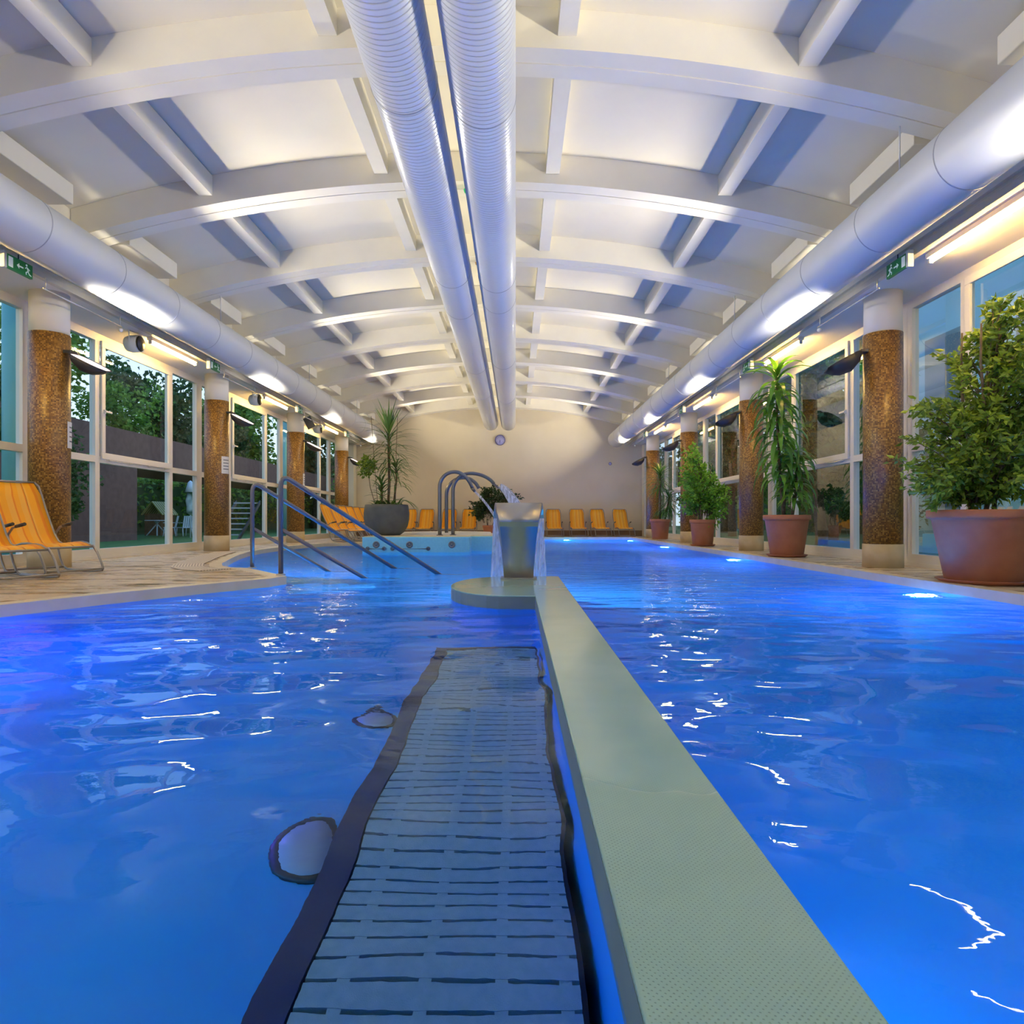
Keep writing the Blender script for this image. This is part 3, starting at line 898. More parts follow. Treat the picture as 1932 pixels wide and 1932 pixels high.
t_ = empty('wall_thermometer', (3.62, WALL_Y - 0.002, 2.78)); tag(t_, 'small round violet dial on the right of the end wall', 'thermometer')
o = MB().lathe([(0.0, 0.0), (0.06, 0.0), (0.06, 0.02), (0.045, 0.025), (0, 0.025)], 24).build('case', M['clockrim'], t_); o.rotation_euler = (R(90), 0, 0)
o = MB().lathe([(0.042, 0.0255), (0.042, 0.028), (0, 0.028)], 24).build('dial', M['clock'], t_); o.rotation_euler = (R(90), 0, 0)

# ================================================================== POOL THINGS
# divider with half-round platform
DL, DR, DT = 0.150, 0.425, 0.02
t_ = empty('pool_divider', (0, 0, 0)); tag(t_, 'long pale green studded tile wall dividing the pool, ending in a half-round platform', 'pool divider')
poly = [(DL, BACK_Y + 0.32), (DR, BACK_Y + 0.32), (DR + 0.02, 6.9)]
arc = []
cxp, cyp = 0.02, 6.0
for k in range(19):
    a = PI / 2 + PI * k / 18 * 0.93
    arc.append((cxp - 0.60 * abs(math.cos(a)) ** 0.9 * 1.0, cyp + 0.90 * math.sin(a)))
poly += [(cxp + 0.05, 6.9)] + arc[1:] + [(DL, 5.1)]
MB().prism(poly, WATER_Z - 0.03, DT - 0.012).build('wall_body', M['divider_side'], t_)
MB().prism(poly, FLOOR_Z + 0.001, WATER_Z - 0.0301).build('submerged_wall', M['pool'], t_)
MB().prism(poly, DT - 0.0119, DT).build('studded_top', M['divider'], t_, bevel=0.004)

# slatted underwater bench
t_ = empty('underwater_bench', (0, 0, 0)); tag(t_, 'submerged bench with grey plastic slats and dark blue edge beside the divider', 'bench')
BX0, BX1, BY1, BZ = -0.40, 0.118, 3.9, -0.43
mb = MB(); mb.box(BX0 - 0.07, BX0, BACK_Y + 0.35, BY1 + 0.05, FLOOR_Z + 0.001, BZ + 0.005); mb.box(BX0, BX1 + 0.01, BY1, BY1 + 0.05, FLOOR_Z + 0.001, BZ + 0.005)
mb.build('edge_tiles', M['bench_edge'], t_)
MB().box(BX0, BX1 + 0.012, BACK_Y + 0.35, BY1, FLOOR_Z + 0.001, BZ - 0.05).build('seat_body', M['bench_under'], t_)
mb = MB(); y = 0.35; pitch = 0.056
k = 0
while y < BY1 - 0.03:
    mb.box(BX0 + 0.004, BX1 - 0.002, y, y + pitch - 0.0085, BZ - 0.03, BZ); y += pitch; k += 1
for xx in (BX0 + 0.075, BX0 + 0.225, BX0 + 0.37, BX0 + 0.49):
    mb.box(xx - 0.012, xx + 0.012, 0.35, BY1 - 0.03, BZ - 0.028, BZ - 0.0015)
mb.build('slat_grating', M['slat'], t_)
# floor inlets
for q, (x, y) in enumerate(((-0.70, 2.25), (-0.69, 3.3))):
    t_ = empty('floor_inlet', (x, y, FLOOR_Z)); tag(t_, 'round white inlet fitting on the pool floor beside the bench, %s one' % ('nearer' if q == 0 else 'farther'), 'pool inlet', 'inlets on the pool floor')
    MB().lathe([(0.11, 0.001), (0.105, 0.02), (0.085, 0.025)], 28).build('ring', M['darkmetal'], t_)
    MB().lathe([(0.084, 0.002), (0.08, 0.03), (0.03, 0.036), (0, 0.036)], 28).build('cover', M['inlet'], t_)

# steel cascade on the platform
t_ = empty('cascade_fountain', (0.03, 6.55, DT + 0.001)); tag(t_, 'stainless steel cascade fountain with flared curved head on the platform', 'fountain')
prof = [(0, 0.0, .145), (-0.005, 0.15, .152), (-0.02, 0.30, .165), (-0.06, 0.42, .175), (-0.115, 0.52, .185), (-0.14, 0.565, .19), (-0.135, 0.60, .195), (-0.10, 0.66, .21), (-0.04, 0.72, .22), (0.05, 0.755, .232), (0.14, 0.755, .24), (0.24, 0.72, .25), (0.33, 0.655, .26), (0.36, 0.60, .265),
        (0.345, 0.60, .262), (0.32, 0.635, .258), (0.23, 0.69, .25), (0.15, 0.70, .24), (0.11, 0.55, .2), (0.12, 0.30, .165), (0.14, 0.0, .145)]
mb = MB(); k = len(prof)
for sx_ in (-1, 1): mb.v += [(sx_ * w, y, z) for (y, z, w) in prof]
for i in range(k):
    j = (i + 1) % k; mb.face([i, j, k + j, k + i], smooth=i < 13 and i != 4)
mb.face(range(k)[::-1]); mb.face([k + i for i in range(k)])
mb.build('body', M['steel'], t_)
MB().box(-0.18, 0.18, -0.04, 0.20, 0.0, 0.014).build('base_plate', M['steel'], t_)
# water sheet from the lip
mb = MB(); K = 16; W = 24
for i in range(K + 1):
    u = i / K; z = 0.60 - 0.70 * u; y = 0.37 + 0.10 * math.sqrt(u)
    w = 0.262 + 0.035 * u
    for j in range(W + 1):
        s_ = -1 + 2 * j / W
        mb.v.append((s_ * w, y + 0.012 * math.sin(j * 1.7 + i * 0.6), z))
for i in range(K):
    for j in range(W): mb.face([i * (W + 1) + j, i * (W + 1) + j + 1, (i + 1) * (W + 1) + j + 1, (i + 1) * (W + 1) + j], smooth=True)
o = mb.build('water_sheet', M['fall'], solid=0.012, loc=(0.03, 6.55, DT + 0.001))
tag(o, 'curtain of water falling behind the steel cascade fountain', 'water', kind='stuff')

# raised whirlpool block
t_ = empty('whirlpool_block', (0, 0, 0)); tag(t_, 'raised light blue tiled whirlpool block behind the handrails', 'whirlpool')
mb = MB().prism([(-3.27, 14.1), (-0.98, 14.1), (-0.98, 14.7), (-0.46, 14.7), (-0.46, 17.85), (-3.27, 17.85)], FLOOR_Z + 0.002, 0.25)
mb.build('tiled_body', M['pool_light_tile'], t_, bevel=0.02)
mb = MB().prism([(-3.22, 14.13), (-1.0, 14.13), (-1.0, 14.75), (-0.5, 14.75), (-0.5, 17.8), (-3.22, 17.8)], 0.2505, 0.262)
mb.build('top_slab', M['coping'], t_)
MB().lathe([(1.0, 0.0), (1.02, 0.05), (1.1, 0.055), (1.13, 0.0)], 48, c=(-1.72, 16.4, 0.262), closed=False).build('basin_rim', M['whiteplastic'], t_)
for x in (-2.97, -2.26, -1.36):
    o = MB().lathe([(0.075, 0.0), (0.07, 0.015), (0.045, 0.02), (0.04, 0.008), (0.022, 0.008), (0.02, 0.02), (0, 0.02)], 24).build('water_jet', M['pipe'], t_)
    o.rotation_euler = (R(90), 0, 0); o.location = (x, 14.099, 0.085)
for xa, xb in ((-3.15, -2.8), (-2.62, -1.86)):
    mb = MB().tube([(xa, 14.10, 0.0), (xa, 14.04, 0.0), (xb, 14.04, 0.0), (xb, 14.10, 0.0)], 0.013, 8)
    for x in (xa, xb): mb.tube([(x, 14.098, 0.0), (x, 14.075, 0.0)], 0.045, 14)
    mb.build('grab_bar', M['pipe'], t_)

# gooseneck water pipes
def arc_pts(x0, y0, z0, top, x1, z1, K=22):
    """vertical then an arch in the xz plane ending at x1,z1"""
    pts = [(x0, y0, z0), (x0, y0, z0 + 0.2)]
    zc = top[1] - (top[0] - x0); rad = top[0] - x0
    pts.append((x0, y0, zc - 0.02))
    for k in range(1, 12):
        a = PI - PI / 2 * k / 11; pts.append((top[0] + rad * math.cos(a), y0, zc + rad * math.sin(a)))
    for k in range(1, 11):
        u = k / 10
        x = top[0] + (x1 - top[0]) * math.sin(u * PI / 2 * 0.72) / math.sin(PI / 2 * 0.72)
        z = z1 + (top[1] - z1) * (math.cos(u * PI / 2 * .72) - math.cos(PI / 2 * .72)) / (1 - math.cos(PI / 2 * .72))
        pts.append((x, y0, z))
    return pts
specs = [(-1.72, 15.0, (-1.39, 1.70), -0.98, 1.33, 'tall gooseneck pipe with a narrow water jet, nearest the camera'),
         (-1.62, 15.5, (-1.22, 1.60), -0.86, 1.35, 'gooseneck pipe standing between the other two on the whirlpool'),
         (-1.44, 15.2, (-1.05, 1.68), -0.50, 1.44, 'gooseneck pipe with a wide water spout on the whirlpool block')]
for q, (x0, y0, top, x1, z1, lab) in enumerate(specs):
    t_ = empty('gooseneck_pipe', (0, 0, 0)); tag(t_, lab, 'water pipe', 'gooseneck pipes on the whirlpool block')
    MB().tube(arc_pts(x0, y0, 0.263, top, x1, z1), 0.042, 14).build('pipe', M['pipe'], t_)
    MB().lathe([(0.075, 0), (0.075, 0.015), (0.045, 0.02)], 20, c=(x0, y0, 0.2625)).build('flange', M['pipe'], t_)
    if q == 2: MB().obox((x1 + 0.05, y0, z1 - 0.05), (0.05, 0, -0.05), (0, 0.13, 0), (0.015, 0, 0.018)).build('nozzle', M['pipe'], t_)
    elif q == 0: MB().tube([(x1, y0, z1), (x1 + 0.06, y0, z1 - 0.08)], 0.05, 12, rs=[0.045, 0.03]).build('nozzle', M['pipe'], t_)
mb = MB(); pts = []
for k in range(16):
    u = k / 15; pts.append((-0.92 + 0.85 * u, 15.0, 1.25 - 0.75 * u - 0.58 * u * u))
o = MB().tube(pts, 0.02, 8, rs=[0.022 + 0.02 * k / 15 for k in range(16)]).build('water_jet_stream', M['fall']); tag(o, 'thin jet of water from the tall gooseneck pipe', 'water', kind='stuff')
mb = MB(); K = 14; sp_pts = []
for k in range(K + 1):
    u = k / K; sp_pts.append((-0.37 + 0.72 * u, 15.2, 1.40 - 0.38 * u - 1.02 * u * u))
mb.tube(sp_pts, 0.1, 14, rs=[0.055 + 0.13 * (k / K) ** 0.8 for k in range(K + 1)])
o = mb.build('water_spout_sheet', M['fall']); tag(o, 'wide spout of water from the right gooseneck pipe', 'water', kind='stuff')

# handrails
def rail(name_lab, px, py, ztop, zl):
    t_ = empty('handrail', (px, py, 0.0061)); tag(t_, name_lab, 'handrail', 'stair handrails')
    d = Vector((0.8, 0.6, -0.60)); r_ = 0.026
    top = Vector((0, 0, ztop))
    pts = [(0, 0, 0.0), (0, 0, ztop - 0.14)]
    for k in range(1, 7):
        a = k / 6; p0 = Vector((0, 0, ztop - 0.14)); p1 = Vector((0.0, 0, ztop + 0.02)); p2 = Vector((0, 0, ztop)) + d * 0.14
        pts.append(tuple(p0 * (1 - a) ** 2 + p1 * 2 * a * (1 - a) + p2 * a * a))
    L_ = (ztop + 0.35) / 0.60
    pts.append(tuple(Vector((0, 0, ztop)) + d * L_))
    MB().tube(pts, r_, 14).build('top_rail', M['rail'], t_)
    L2 = (zl + 0.35) / 0.60
    MB().tube([(0.0, 0.0, zl), tuple(Vector((0, 0, zl)) + d * L2)], r_ * 0.85, 12).build('lower_rail', M['rail'], t_)
    MB().lathe([(0.05, 0), (0.05, 0.01), (0.03, 0.015)], 18).build('foot_flange', M['steel'], t_)
rail('dark grey handrail into the pool, nearer one by the platform', -2.56, 7.22, 1.10, 0.50)
rail('dark grey handrail into the pool, farther one on the left', -3.28, 8.25, 1.08, 0.50)
# underwater steps
mb = MB(); d = Vector((0.8, 0.6)); w_ = Vector((-0.6, 0.8)); o0 = Vector((-2.43, 7.16)) 
for k in range(3):
    z1 = -0.22 - 0.22 * k
    a = o0 + w_ * 0.02 + d * (0.32 * k + 0.02); 
    c0, c1 = a, a + w_ * 1.05
    e0, e1 = c0 + d * 0.32, c1 + d * 0.32
    mb.prism([tuple(c0), tuple(e0), tuple(e1), tuple(c1)], FLOOR_Z + 0.001, z1)
tag(mb.build('pool_steps', M['pool_light_tile']), 'underwater steps below the handrails', 'steps')

# underwater lamps
def pool_lamp(x, y, z, nx, ny, lab, power, color):
    t_ = empty('pool_lamp', (x, y, z), math.atan2(ny, nx)); tag(t_, lab, 'pool light', 'underwater lamps')
    o = MB().lathe([(0.11, 0.0), (0.11, 0.02), (0.085, 0.03)], 24, closed=False).build('bezel', M['steel'], t_); o.rotation_euler = (0, R(90), 0)
    o = MB().lathe([(0.084, 0.012), (0.07, 0.03), (0, 0.034)], 24, closed=False).build('lens', M['poollamp'], t_); o.rotation_euler = (0, R(90), 0)
    ld = bpy.data.lights.new('underwater_lamp', 'POINT'); ld.energy = power; ld.color = color; ld.shadow_soft_size = 0.08
    lo = bpy.data.objects.new('underwater_lamp', ld); COL.objects.link(lo); lo.parent = t_; lo.location = (0.15, 0, 0)
BL = (0.04, 0.27, 1.0)
k = 0
for y, nm in ((0.9, 'under the water beside the camera'), (6.4, 'nearest in view'), (11.9, 'second'), (17.4, 'third'), (22.6, 'farthest')):
    pool_lamp(4.045, y, -0.45, -1, 0, 'round underwater lamp in the right pool wall, %s' % nm, POOL_POWER * (0.8 if y < 2 else 1.15), BL)
pool_lamp(DR + 0.004, 1.2, -0.62, 1, 0, 'hidden added underwater fill lamp low on the right face of the divider', POOL_POWER * 0.13, (0.06, 0.60, 1.0))  # added out of sight as azure fill for the right half
pool_lamp(0.25, 6.93, -0.6, 0, 1, 'hidden added underwater fill lamp in the end of the divider platform', POOL_POWER * 1.2, (0.06, 0.66, 1.0))  # added behind the platform, unseen, to brighten the water beyond
pool_lamp(-3.85, 4.0, -0.45, 0.95, -0.3, 'round underwater lamp glowing violet at the left pool edge', POOL_POWER * 0.9, (0.22, 0.12, 1.0))
pool_lamp(-3.47, 8.40, -0.5, 0.35, 0.94, 'hidden added underwater fill lamp in the wall of the pool bay', POOL_POWER * 1.5, (0.10, 0.66, 1.0))  # added facing away from the camera, only to brighten the bay water
pool_lamp(-4.75, 0.2, -0.5, 1, 0, 'unseen added underwater fill lamp in the left pool wall behind the camera', POOL_POWER, (0.10, 0.62, 1.0))  # added off camera to fill the left pool with azure
pool_lamp(1.8, 23.55, -0.5, 0, -1, 'added underwater fill lamp in the far pool wall', POOL_POWER, (0.10, 0.66, 1.0))  # added to lift the azure of the far right water
pool_lamp(-1.5, -2.65, -0.6, 0, 1, 'unseen added underwater fill lamp in the near pool wall on the left', POOL_POWER, (0.10, 0.66, 1.0))  # added off-camera fill for the near left water
pool_lamp(2.2, -2.65, -0.6, 0, 1, 'unseen added underwater fill lamp in the near pool wall on the right', POOL_POWER * 0.8, (0.10, 0.62, 1.0))  # added off-camera fill for the near right water

# ================================================================== LOUNGERS
def make_lounger():
    """faces +x, origin on the floor under the seat"""
    t_ = empty('sun_lounger')
    prof = []
    ctrl = [(-0.42, 1.05), (-0.37, 0.90), (-0.30, 0.74), (-0.215, 0.58), (-0.14, 0.44), (-0.065, 0.35), (0.02, 0.315), (0.12, 0.32), (0.23, 0.345), (0.34, 0.35), (0.44, 0.335), (0.51, 0.30)]
    f = MB(); W = 6; H_ = 0.285
    for i, (x, z) in enumerate(ctrl):
        hw = H_ * (0.80 if i == 0 else 1.0)
        for j in range(W + 1):
            s_ = -1 + 2 * j / W
            f.v.append((x, hw * s_, z - 0.012 * (1 - s_ * s_)))
    m_ = len(ctrl)
    for i in range(m_ - 1):
        for j in range(W):
            uv = [(j / W, i / m_), ((j + 1) / W, i / m_), ((j + 1) / W, (i + 1) / m_), (j / W, (i + 1) / m_)]
            a = [i * (W + 1) + j, i * (W + 1) + j + 1, (i + 1) * (W + 1) + j + 1, (i + 1) * (W + 1) + j]
            f.face(a, uv, smooth=True)
    f.build('fabric_sling', M['fabric'], t_, solid=0.006)
    for s_ in (-1, 1):
        yy = s_ * 0.295
        MB().tube([(-0.42, s_ * 0.24, 1.055), (-0.405, s_ * 0.28, 1.01)] + [(x, yy, z) for x, z in ctrl[1:]], 0.0125, 8).build('side_tube', M['frameTube'], t_)
        y2 = s_ * 0.32
        pts = [(0.49, y2, 0.31), (0.57, y2, 0.23), (0.64, y2, 0.11), (0.665, y2, 0.045), (0.65, y2, 0.02), (0.56, y2, 0.014), (0.28, y2, 0.014), (0.06, y2, 0.02), (-0.01, y2, 0.05), (-0.07, y2, 0.15), (-0.12, y2, 0.29), (-0.16, y2, 0.44), (-0.08, y2, 0.52), (0.04, y2, 0.54)]
        MB().tube(pts, 0.0125, 8).build('rocker_leg', M['frameTube'], t_)
        MB().tube([(-0.02, y2, 0.535), (0.12, y2, 0.56)], 0.019, 8).build('armrest', M['blackplastic'], t_)
    for (x, hw, z) in ((0.665, 0.32, 0.045), (-0.01, 0.32, 0.05), (0.51, 0.3, 0.295), (-0.42, 0.24, 1.055)):
        MB().tube([(x, -hw, z), (x, hw, z)], 0.012, 8).build('cross_bar', M['frameTube'], t_)
    return t_
L0 = make_lounger()
spots = [(-5.50, 7.60, R(-22), 'orange striped sun lounger by the nearest left column'),
         (-5.42, 6.75, R(-22), 'orange striped sun lounger at the left picture edge')]
for q in range(6):
    spots.append((-5.02, 18.7 + q * 0.92, R(-12), 'orange striped sun lounger in the row along the left windows, %s from the camera' % ['first', 'second', 'third', 'fourth', 'fifth', 'sixth'][q]))
bw = 'orange striped sun lounger against the end wall, '
for x, l_ in ((-4.0, 'just behind the grey planter'), (-3.35, 'just right of the grey planter'), (-2.5, 'behind the gooseneck pipes'), (-1.75, 'left of the shrub'),
              (1.42, 'first right of the cascade'), (2.30, 'second right of the cascade'), (3.10, 'third right of the cascade'), (3.95, 'nearest the right corner')):
    spots.append((x, 24.55, R(-90 + (8 if x > 3 else -4 if x < 0 else 2)), bw + l_))
for q, (x, y, a, lab) in enumerate(spots):
    if q == 0: o = L0
    else: o = copy_tree(L0, label=lab)
    o.location = (x, y, 0.002); o.rotation_euler = (0, 0, a)
    tag(o, lab, 'sun lounger', 'orange striped sun loungers')
    if q > 7: o.scale = (0.93, 0.93, 0.97)

# ================================================================== PLANTS
def pot(t_, rim, base, h, saucer=True):
    pr = [(base * 0.97, 0.03), (base, 0.035), (base + (rim * 0.93 - base) * 0.9, h - 0.10), (rim * 0.93, h - 0.085), (rim * 0.99, h - 0.08), (rim, h - 0.06), (rim, h - 0.015), (rim * 0.985, h), (rim * 0.90, h), (rim * 0.88, h - 0.07)]
    MB().lathe(pr, 48, closed=True).build('pot', M['terracotta'], t_)
    MB().lathe([(rim * 0.885, h - 0.07), (0, h - 0.055)], 32, closed=False).build('soil', M['soil'], t_)
    if saucer: MB().lathe([(0, 0.0), (base * 1.08, 0.0), (base * 1.25, 0.035), (base * 1.22, 0.04), (base * 1.05, 0.012), (0, 0.012)], 40, closed=False).build('saucer', M['saucer'], t_)

def leaf(mb, p, d, L, w, n_=None):
    """folded pointed leaf"""
    d = d.normalized(); n_ = n_ or Vector((rnd.uniform(-1, 1), rnd.uniform(-1, 1), rnd.uniform(-0.2, 1)))
    s_ = d.cross(n_)
    if s_.length < 0.05: s_ = d.cross(Vector((0, 0, 1)))
    s_.normalize(); up = s_.cross(d)
    b = len(mb.v)
    mb.v += [tuple(p), tuple(p + d * L * 0.45 + s_ * w * 0.5 + up * w * 0.15), tuple(p + d * L - up * L * 0.08), tuple(p + d * L * 0.45 - s_ * w * 0.5 + up * w * 0.15), tuple(p + d * L * 0.5)]
    mb.face([b, b + 1, b + 4]); mb.face([b + 1, b + 2, b + 4]); mb.face([b, b + 4, b + 3]); mb.face([b + 4, b + 2, b + 3])

def strap(mb, p, az, el, L, w, droop, segs=6):
    """long strap leaf: starts at elevation el and droops"""
    b = len(mb.v); q = Vector(p); e = el
    side = Vector((-math.sin(az), math.cos(az), 0))
    for i in range(segs + 1):
        u = i / segs
        ww = w * (0.55 + 0.9 * u) if u < 0.35 else w * (0.865 + 0.135) * (1 - ((u - 0.35) / 0.65) ** 2.2)
        fold = Vector((0, 0, 1))
        mb.v += [tuple(q - side * max(ww, 0.001) / 2 + fold * ww * 0.12), tuple(q), tuple(q + side * max(ww, 0.001) / 2 + fold * ww * 0.12)]
        if i < segs:
            d = Vector((math.cos(az) * math.cos(e), math.sin(az) * math.cos(e), math.sin(e)))
            q = q + d * (L / segs); e -= droop / segs
            e = max(e, -R(86))
    for i in range(segs):
        for k in range(2):
            mb.face([b + 3 * i + k, b + 3 * i + k + 1, b + 3 * (i + 1) + k + 1, b + 3 * (i + 1) + k], smooth=True)

def ficus(t_, crowns, ntwig, nleaf, base_z, lm, LL=0.075, wood_r=0.02, xmax=None, name='foliage', trunks=3, spread=0.1, ylim=None):
    lv = MB(); wd = MB()
    tops = []
    tot = sum(c[3] * c[4] * c[5] for c in crowns)
    for q in range(trunks):
        a = 2 * PI * q / trunks
        pts = [(spread * math.cos(a), spread * math.sin(a), base_z)]
        zt = max(c[2] for c in crowns)
        for k in range(1, 6):
            u = k / 5
            pts.append((spread * math.cos(a) * (1 + u) + rnd.uniform(-.05, .05), spread * math.sin(a) * (1 + u) + rnd.uniform(-.05, .05), base_z + (zt - base_z) * u))
        wd.tube(pts, wood_r, 6, rs=[wood_r * (1 - 0.12 * k) for k in range(6)])
    for (cx_, cy_, cz_, rx, ry, rz_) in crowns:
        nt = max(4, int(ntwig * rx * ry * rz_ / tot))
        for _ in range(nt):
            while True:
                u = Vector((rnd.uniform(-1, 1), rnd.uniform(-1, 1), rnd.uniform(-1, 1)))
                if 0.15 < u.length < 1: break
            u *= (0.75 + 0.25 * rnd.random()) / max(u.length, 0.001) * (u.length ** 0.5)
            e = Vector((cx_ + u.x * rx, cy_ + u.y * ry, cz_ + u.z * rz_))
            if xmax is not None and e.x > xmax: e.x = xmax - rnd.random() * 0.2
            s0 = Vector((cx_ * 0.4 + u.x * rx * 0.15, cy_ * 0.4 + u.y * ry * 0.15, max(base_z + 0.15, e.z - 0.25 - 0.5 * rnd.random() * rz_)))
            mid = (s0 + e) / 2 + Vector((0, 0, 0.12 + 0.1 * rnd.random()))
            pts = []
            for k in range(7):
                a = k / 6; pts.append(s0 * (1 - a) ** 2 + mid * 2 * a * (1 - a) + e * a * a)
            wd.tube(pts, 0.004, 4, cap=False, rs=[0.007 - 0.0008 * k for k in range(7)])
            out = (e - s0).normalized()
            for k in range(nleaf):
                a = 0.3 + 0.75 * (k + rnd.random()) / nleaf
                a = min(a, 1.05)
                p = s0 * (1 - a) ** 2 + mid * 2 * a * (1 - a) + e * a * a
                d = out * 0.6 + Vector((rnd.uniform(-1, 1), rnd.uniform(-1, 1), rnd.uniform(-1.1, 0.35)))
                p = p + Vector((rnd.uniform(-1, 1), rnd.uniform(-1, 1), rnd.uniform(-1, 1))) * LL * 0.5
                if xmax is not None and p.x + d.x * LL > xmax: continue
                leaf(lv, p, d, LL * rnd.uniform(0.7, 1.25), LL * 0.45 * rnd.uniform(0.8, 1.2))
    wd.build('branches', M['bark'], t_)
    lv.build(name, lm, t_)

# big ficus, right foreground
t_ = empty('potted_ficus', (4.50, 6.38, 0.001)); tag(t_, 'huge leafy ficus in the largest terracotta pot at the right picture edge', 'potted plant')
pot(t_, 0.47, 0.32, 0.70)
ficus(t_, [(0.0, 0, 1.25, 0.78, 0.75, 0.60), (0.18, 0, 1.95, 0.62, 0.65, 0.55), (0.30, -0.05, 2.45, 0.36, 0.45, 0.36), (-0.35, -0.1, 1.0, 0.45, 0.5, 0.35), (-0.45, 0, 1.6, 0.32, 0.4, 0.2)], 300, 34, 0.62, M['ficus'], 0.085, 0.022, xmax=0.62)
# corn plant
t_ = empty('potted_corn_plant', (4.50, 11.0, 0.001)); tag(t_, 'tall drooping corn plant in a terracotta pot between the first two right columns', 'potted plant')
pot(t_, 0.375, 0.26, 0.69)
wd = MB(); st = [(-0.10, 0.0), (-0.14, 0, ), ]
wd.tube([(-0.05, 0, 0.62), (-0.10, 0, 1.2), (-0.16, 0, 2.2), (-0.17, 0, 3.12)], 0.02, 8, rs=[0.03, 0.025, 0.022, 0.015])
wd.tube([(0.08, 0, 0.62), (0.16, 0, 1.1), (0.18, 0.03, 1.75)], 0.02, 8, rs=[0.03, 0.025, 0.018])
wd.tube([(0.0, 0.1, 0.62), (0.02, 0.12, 1.3)], 0.02, 8)
wd.build('stems', M['bark'], t_)
lv = MB()
for k in range(135):
    z = 1.25 + 1.85 * (k / 135) ** 0.85; az = k * 2.4 + rnd.uniform(-.3, .3)
    xs_ = -0.10 - 0.07 * (z - 1.0) / 2.1
    up = (z - 2.85) / 0.3
    el = R(10 + rnd.uniform(-15, 15)) if z < 2.9 else R(40 + 30 * up * rnd.random())
    strap(lv, (xs_, 0, z), az, el, rnd.uniform(0.48, 0.74) * (1.0 if z > 1.5 else 0.75), 0.085, R(112) if z < 2.9 else R(80))
for k in range(85):
    z = 0.85 + 0.9 * k / 85; az = k * 2.4
    strap(lv, (0.15, 0.02, z + 0.02), az, R(15 + rnd.uniform(-10, 20)), rnd.uniform(0.36, 0.55), 0.075, R(110))
for k in range(24):
    strap(lv, (0.0, 0.1, 0.95 + 0.35 * k / 24), k * 2.4, R(25), rnd.uniform(0.22, 0.32), 0.05, R(100))
lv.build('foliage', M['drac'], t_)
# mid ficus
t_ = empty('potted_ficus', (4.40, 15.6, 0.001)); tag(t_, 'bushy bright green ficus in a terracotta pot between second and third right columns', 'potted plant')
pot(t_, 0.30, 0.235, 0.62)
ficus(t_, [(-0.05, 0, 1.35, 0.55, 0.6, 0.55), (-0.25, -0.05, 1.95, 0.32, 0.4, 0.5), (0.30, -0.1, 1.1, 0.40, 0.45, 0.45), (-0.35, 0, 0.95, 0.28, 0.35, 0.3), (0.3, -0.2, 0.65, 0.25, 0.3, 0.25)], 170, 28, 0.55, M['ficus_bright'], 0.095, 0.018, xmax=0.72)
# yucca
t_ = empty('potted_yucca', (4.42, 20.3, 0.001)); tag(t_, 'spiky yucca in a terracotta pot, farthest plant along the right windows', 'potted plant')
pot(t_, 0.31, 0.235, 0.64, False)
wd = MB().tube([(0, 0, 0.55), (0.0, 0, 2.0)], 0.035, 8).tube([(0.15, 0, 0.55), (0.28, -0.05, 1.35)], 0.03, 8).build('stems', M['bark'], t_)
lv = MB()
for k in range(110):
    z = 1.55 + 0.5 * k / 110; strap(lv, (0, 0, z), k * 2.4, R(-15 + 85 * k / 110 + rnd.uniform(-10, 10)), rnd.uniform(0.5, 0.68), 0.035, R(70))
for k in range(90):
    z = 0.95 + 0.4 * k / 90; strap(lv, (0.26, -0.05, z), k * 2.4, R(-25 + 90 * k / 90 + rnd.uniform(-10, 10)), rnd.uniform(0.42, 0.55), 0.035, R(75))
for k in range(40):
    strap(lv, (0.1, 0, 0.75 + 0.15 * k / 40), k * 2.4, R(20), rnd.uniform(0.35, 0.5), 0.035, R(120))
lv.build('foliage', M['yucca'], t_)
# grey bowl planter with dragon tree on the whirlpool block
t_ = empty('grey_bowl_planter', (-2.98, 15.3, 0.2625)); tag(t_, 'large dark grey bowl planter with a spiky dragon tree on the whirlpool block', 'potted plant')
MB().lathe([(0.26, 0.0), (0.30, 0.0), (0.40, 0.07), (0.48, 0.20), (0.515, 0.36), (0.52, 0.50), (0.505, 0.62), (0.49, 0.70), (0.46, 0.705), (0.45, 0.62)], 56).build('bowl', M['greypot'], t_)
MB().lathe([(0.452, 0.63), (0, 0.65)], 32, closed=False).build('soil', M['soil'], t_)
wd = MB().tube([(0.03, 0, 0.6), (0.06, 0, 1.2), (0.05, 0, 1.95), (0.05, 0, 2.35)], 0.03, 8).tube([(0.14, 0.05, 0.6), (0.22, 0.05, 1.3), (0.20, 0.05, 1.6)], 0.022, 8).tube([(-0.1, 0, 0.6), (-0.12, 0, 1.2)], 0.025, 8)
wd.tube([(-0.2, 0, 0.62), (-0.27, 0, 1.5), (-0.36, 0, 2.75)], 0.006, 5).tube([(0.22, -0.1, 0.62), (0.24, -0.1, 2.0), (0.27, -0.1, 2.78)], 0.006, 5)
wd.build('stems', M['bark'], t_)
lv = MB()
for k in range(120):
    u = k / 120; z = 1.45 + 0.95 * u
    strap(lv, (0.05, 0, z), k * 2.4, R(5 + 45 * u ** 3 * 1.6 + rnd.uniform(-12, 18)), rnd.uniform(0.62, 0.92), 0.034, R(62 if u < 0.85 else 20))
for k in range(14):
    strap(lv, (0.05, 0, 2.35), k * 2.4, R(rnd.uniform(58, 88)), rnd.uniform(0.5, 0.72), 0.05, R(8))
for k in range(50):
    u = k / 50; strap(lv, (0.21, 0.05, 1.1 + 0.5 * u), k * 2.4, R(10 + 50 * u), rnd.uniform(0.45, 0.7), 0.034, R(85))
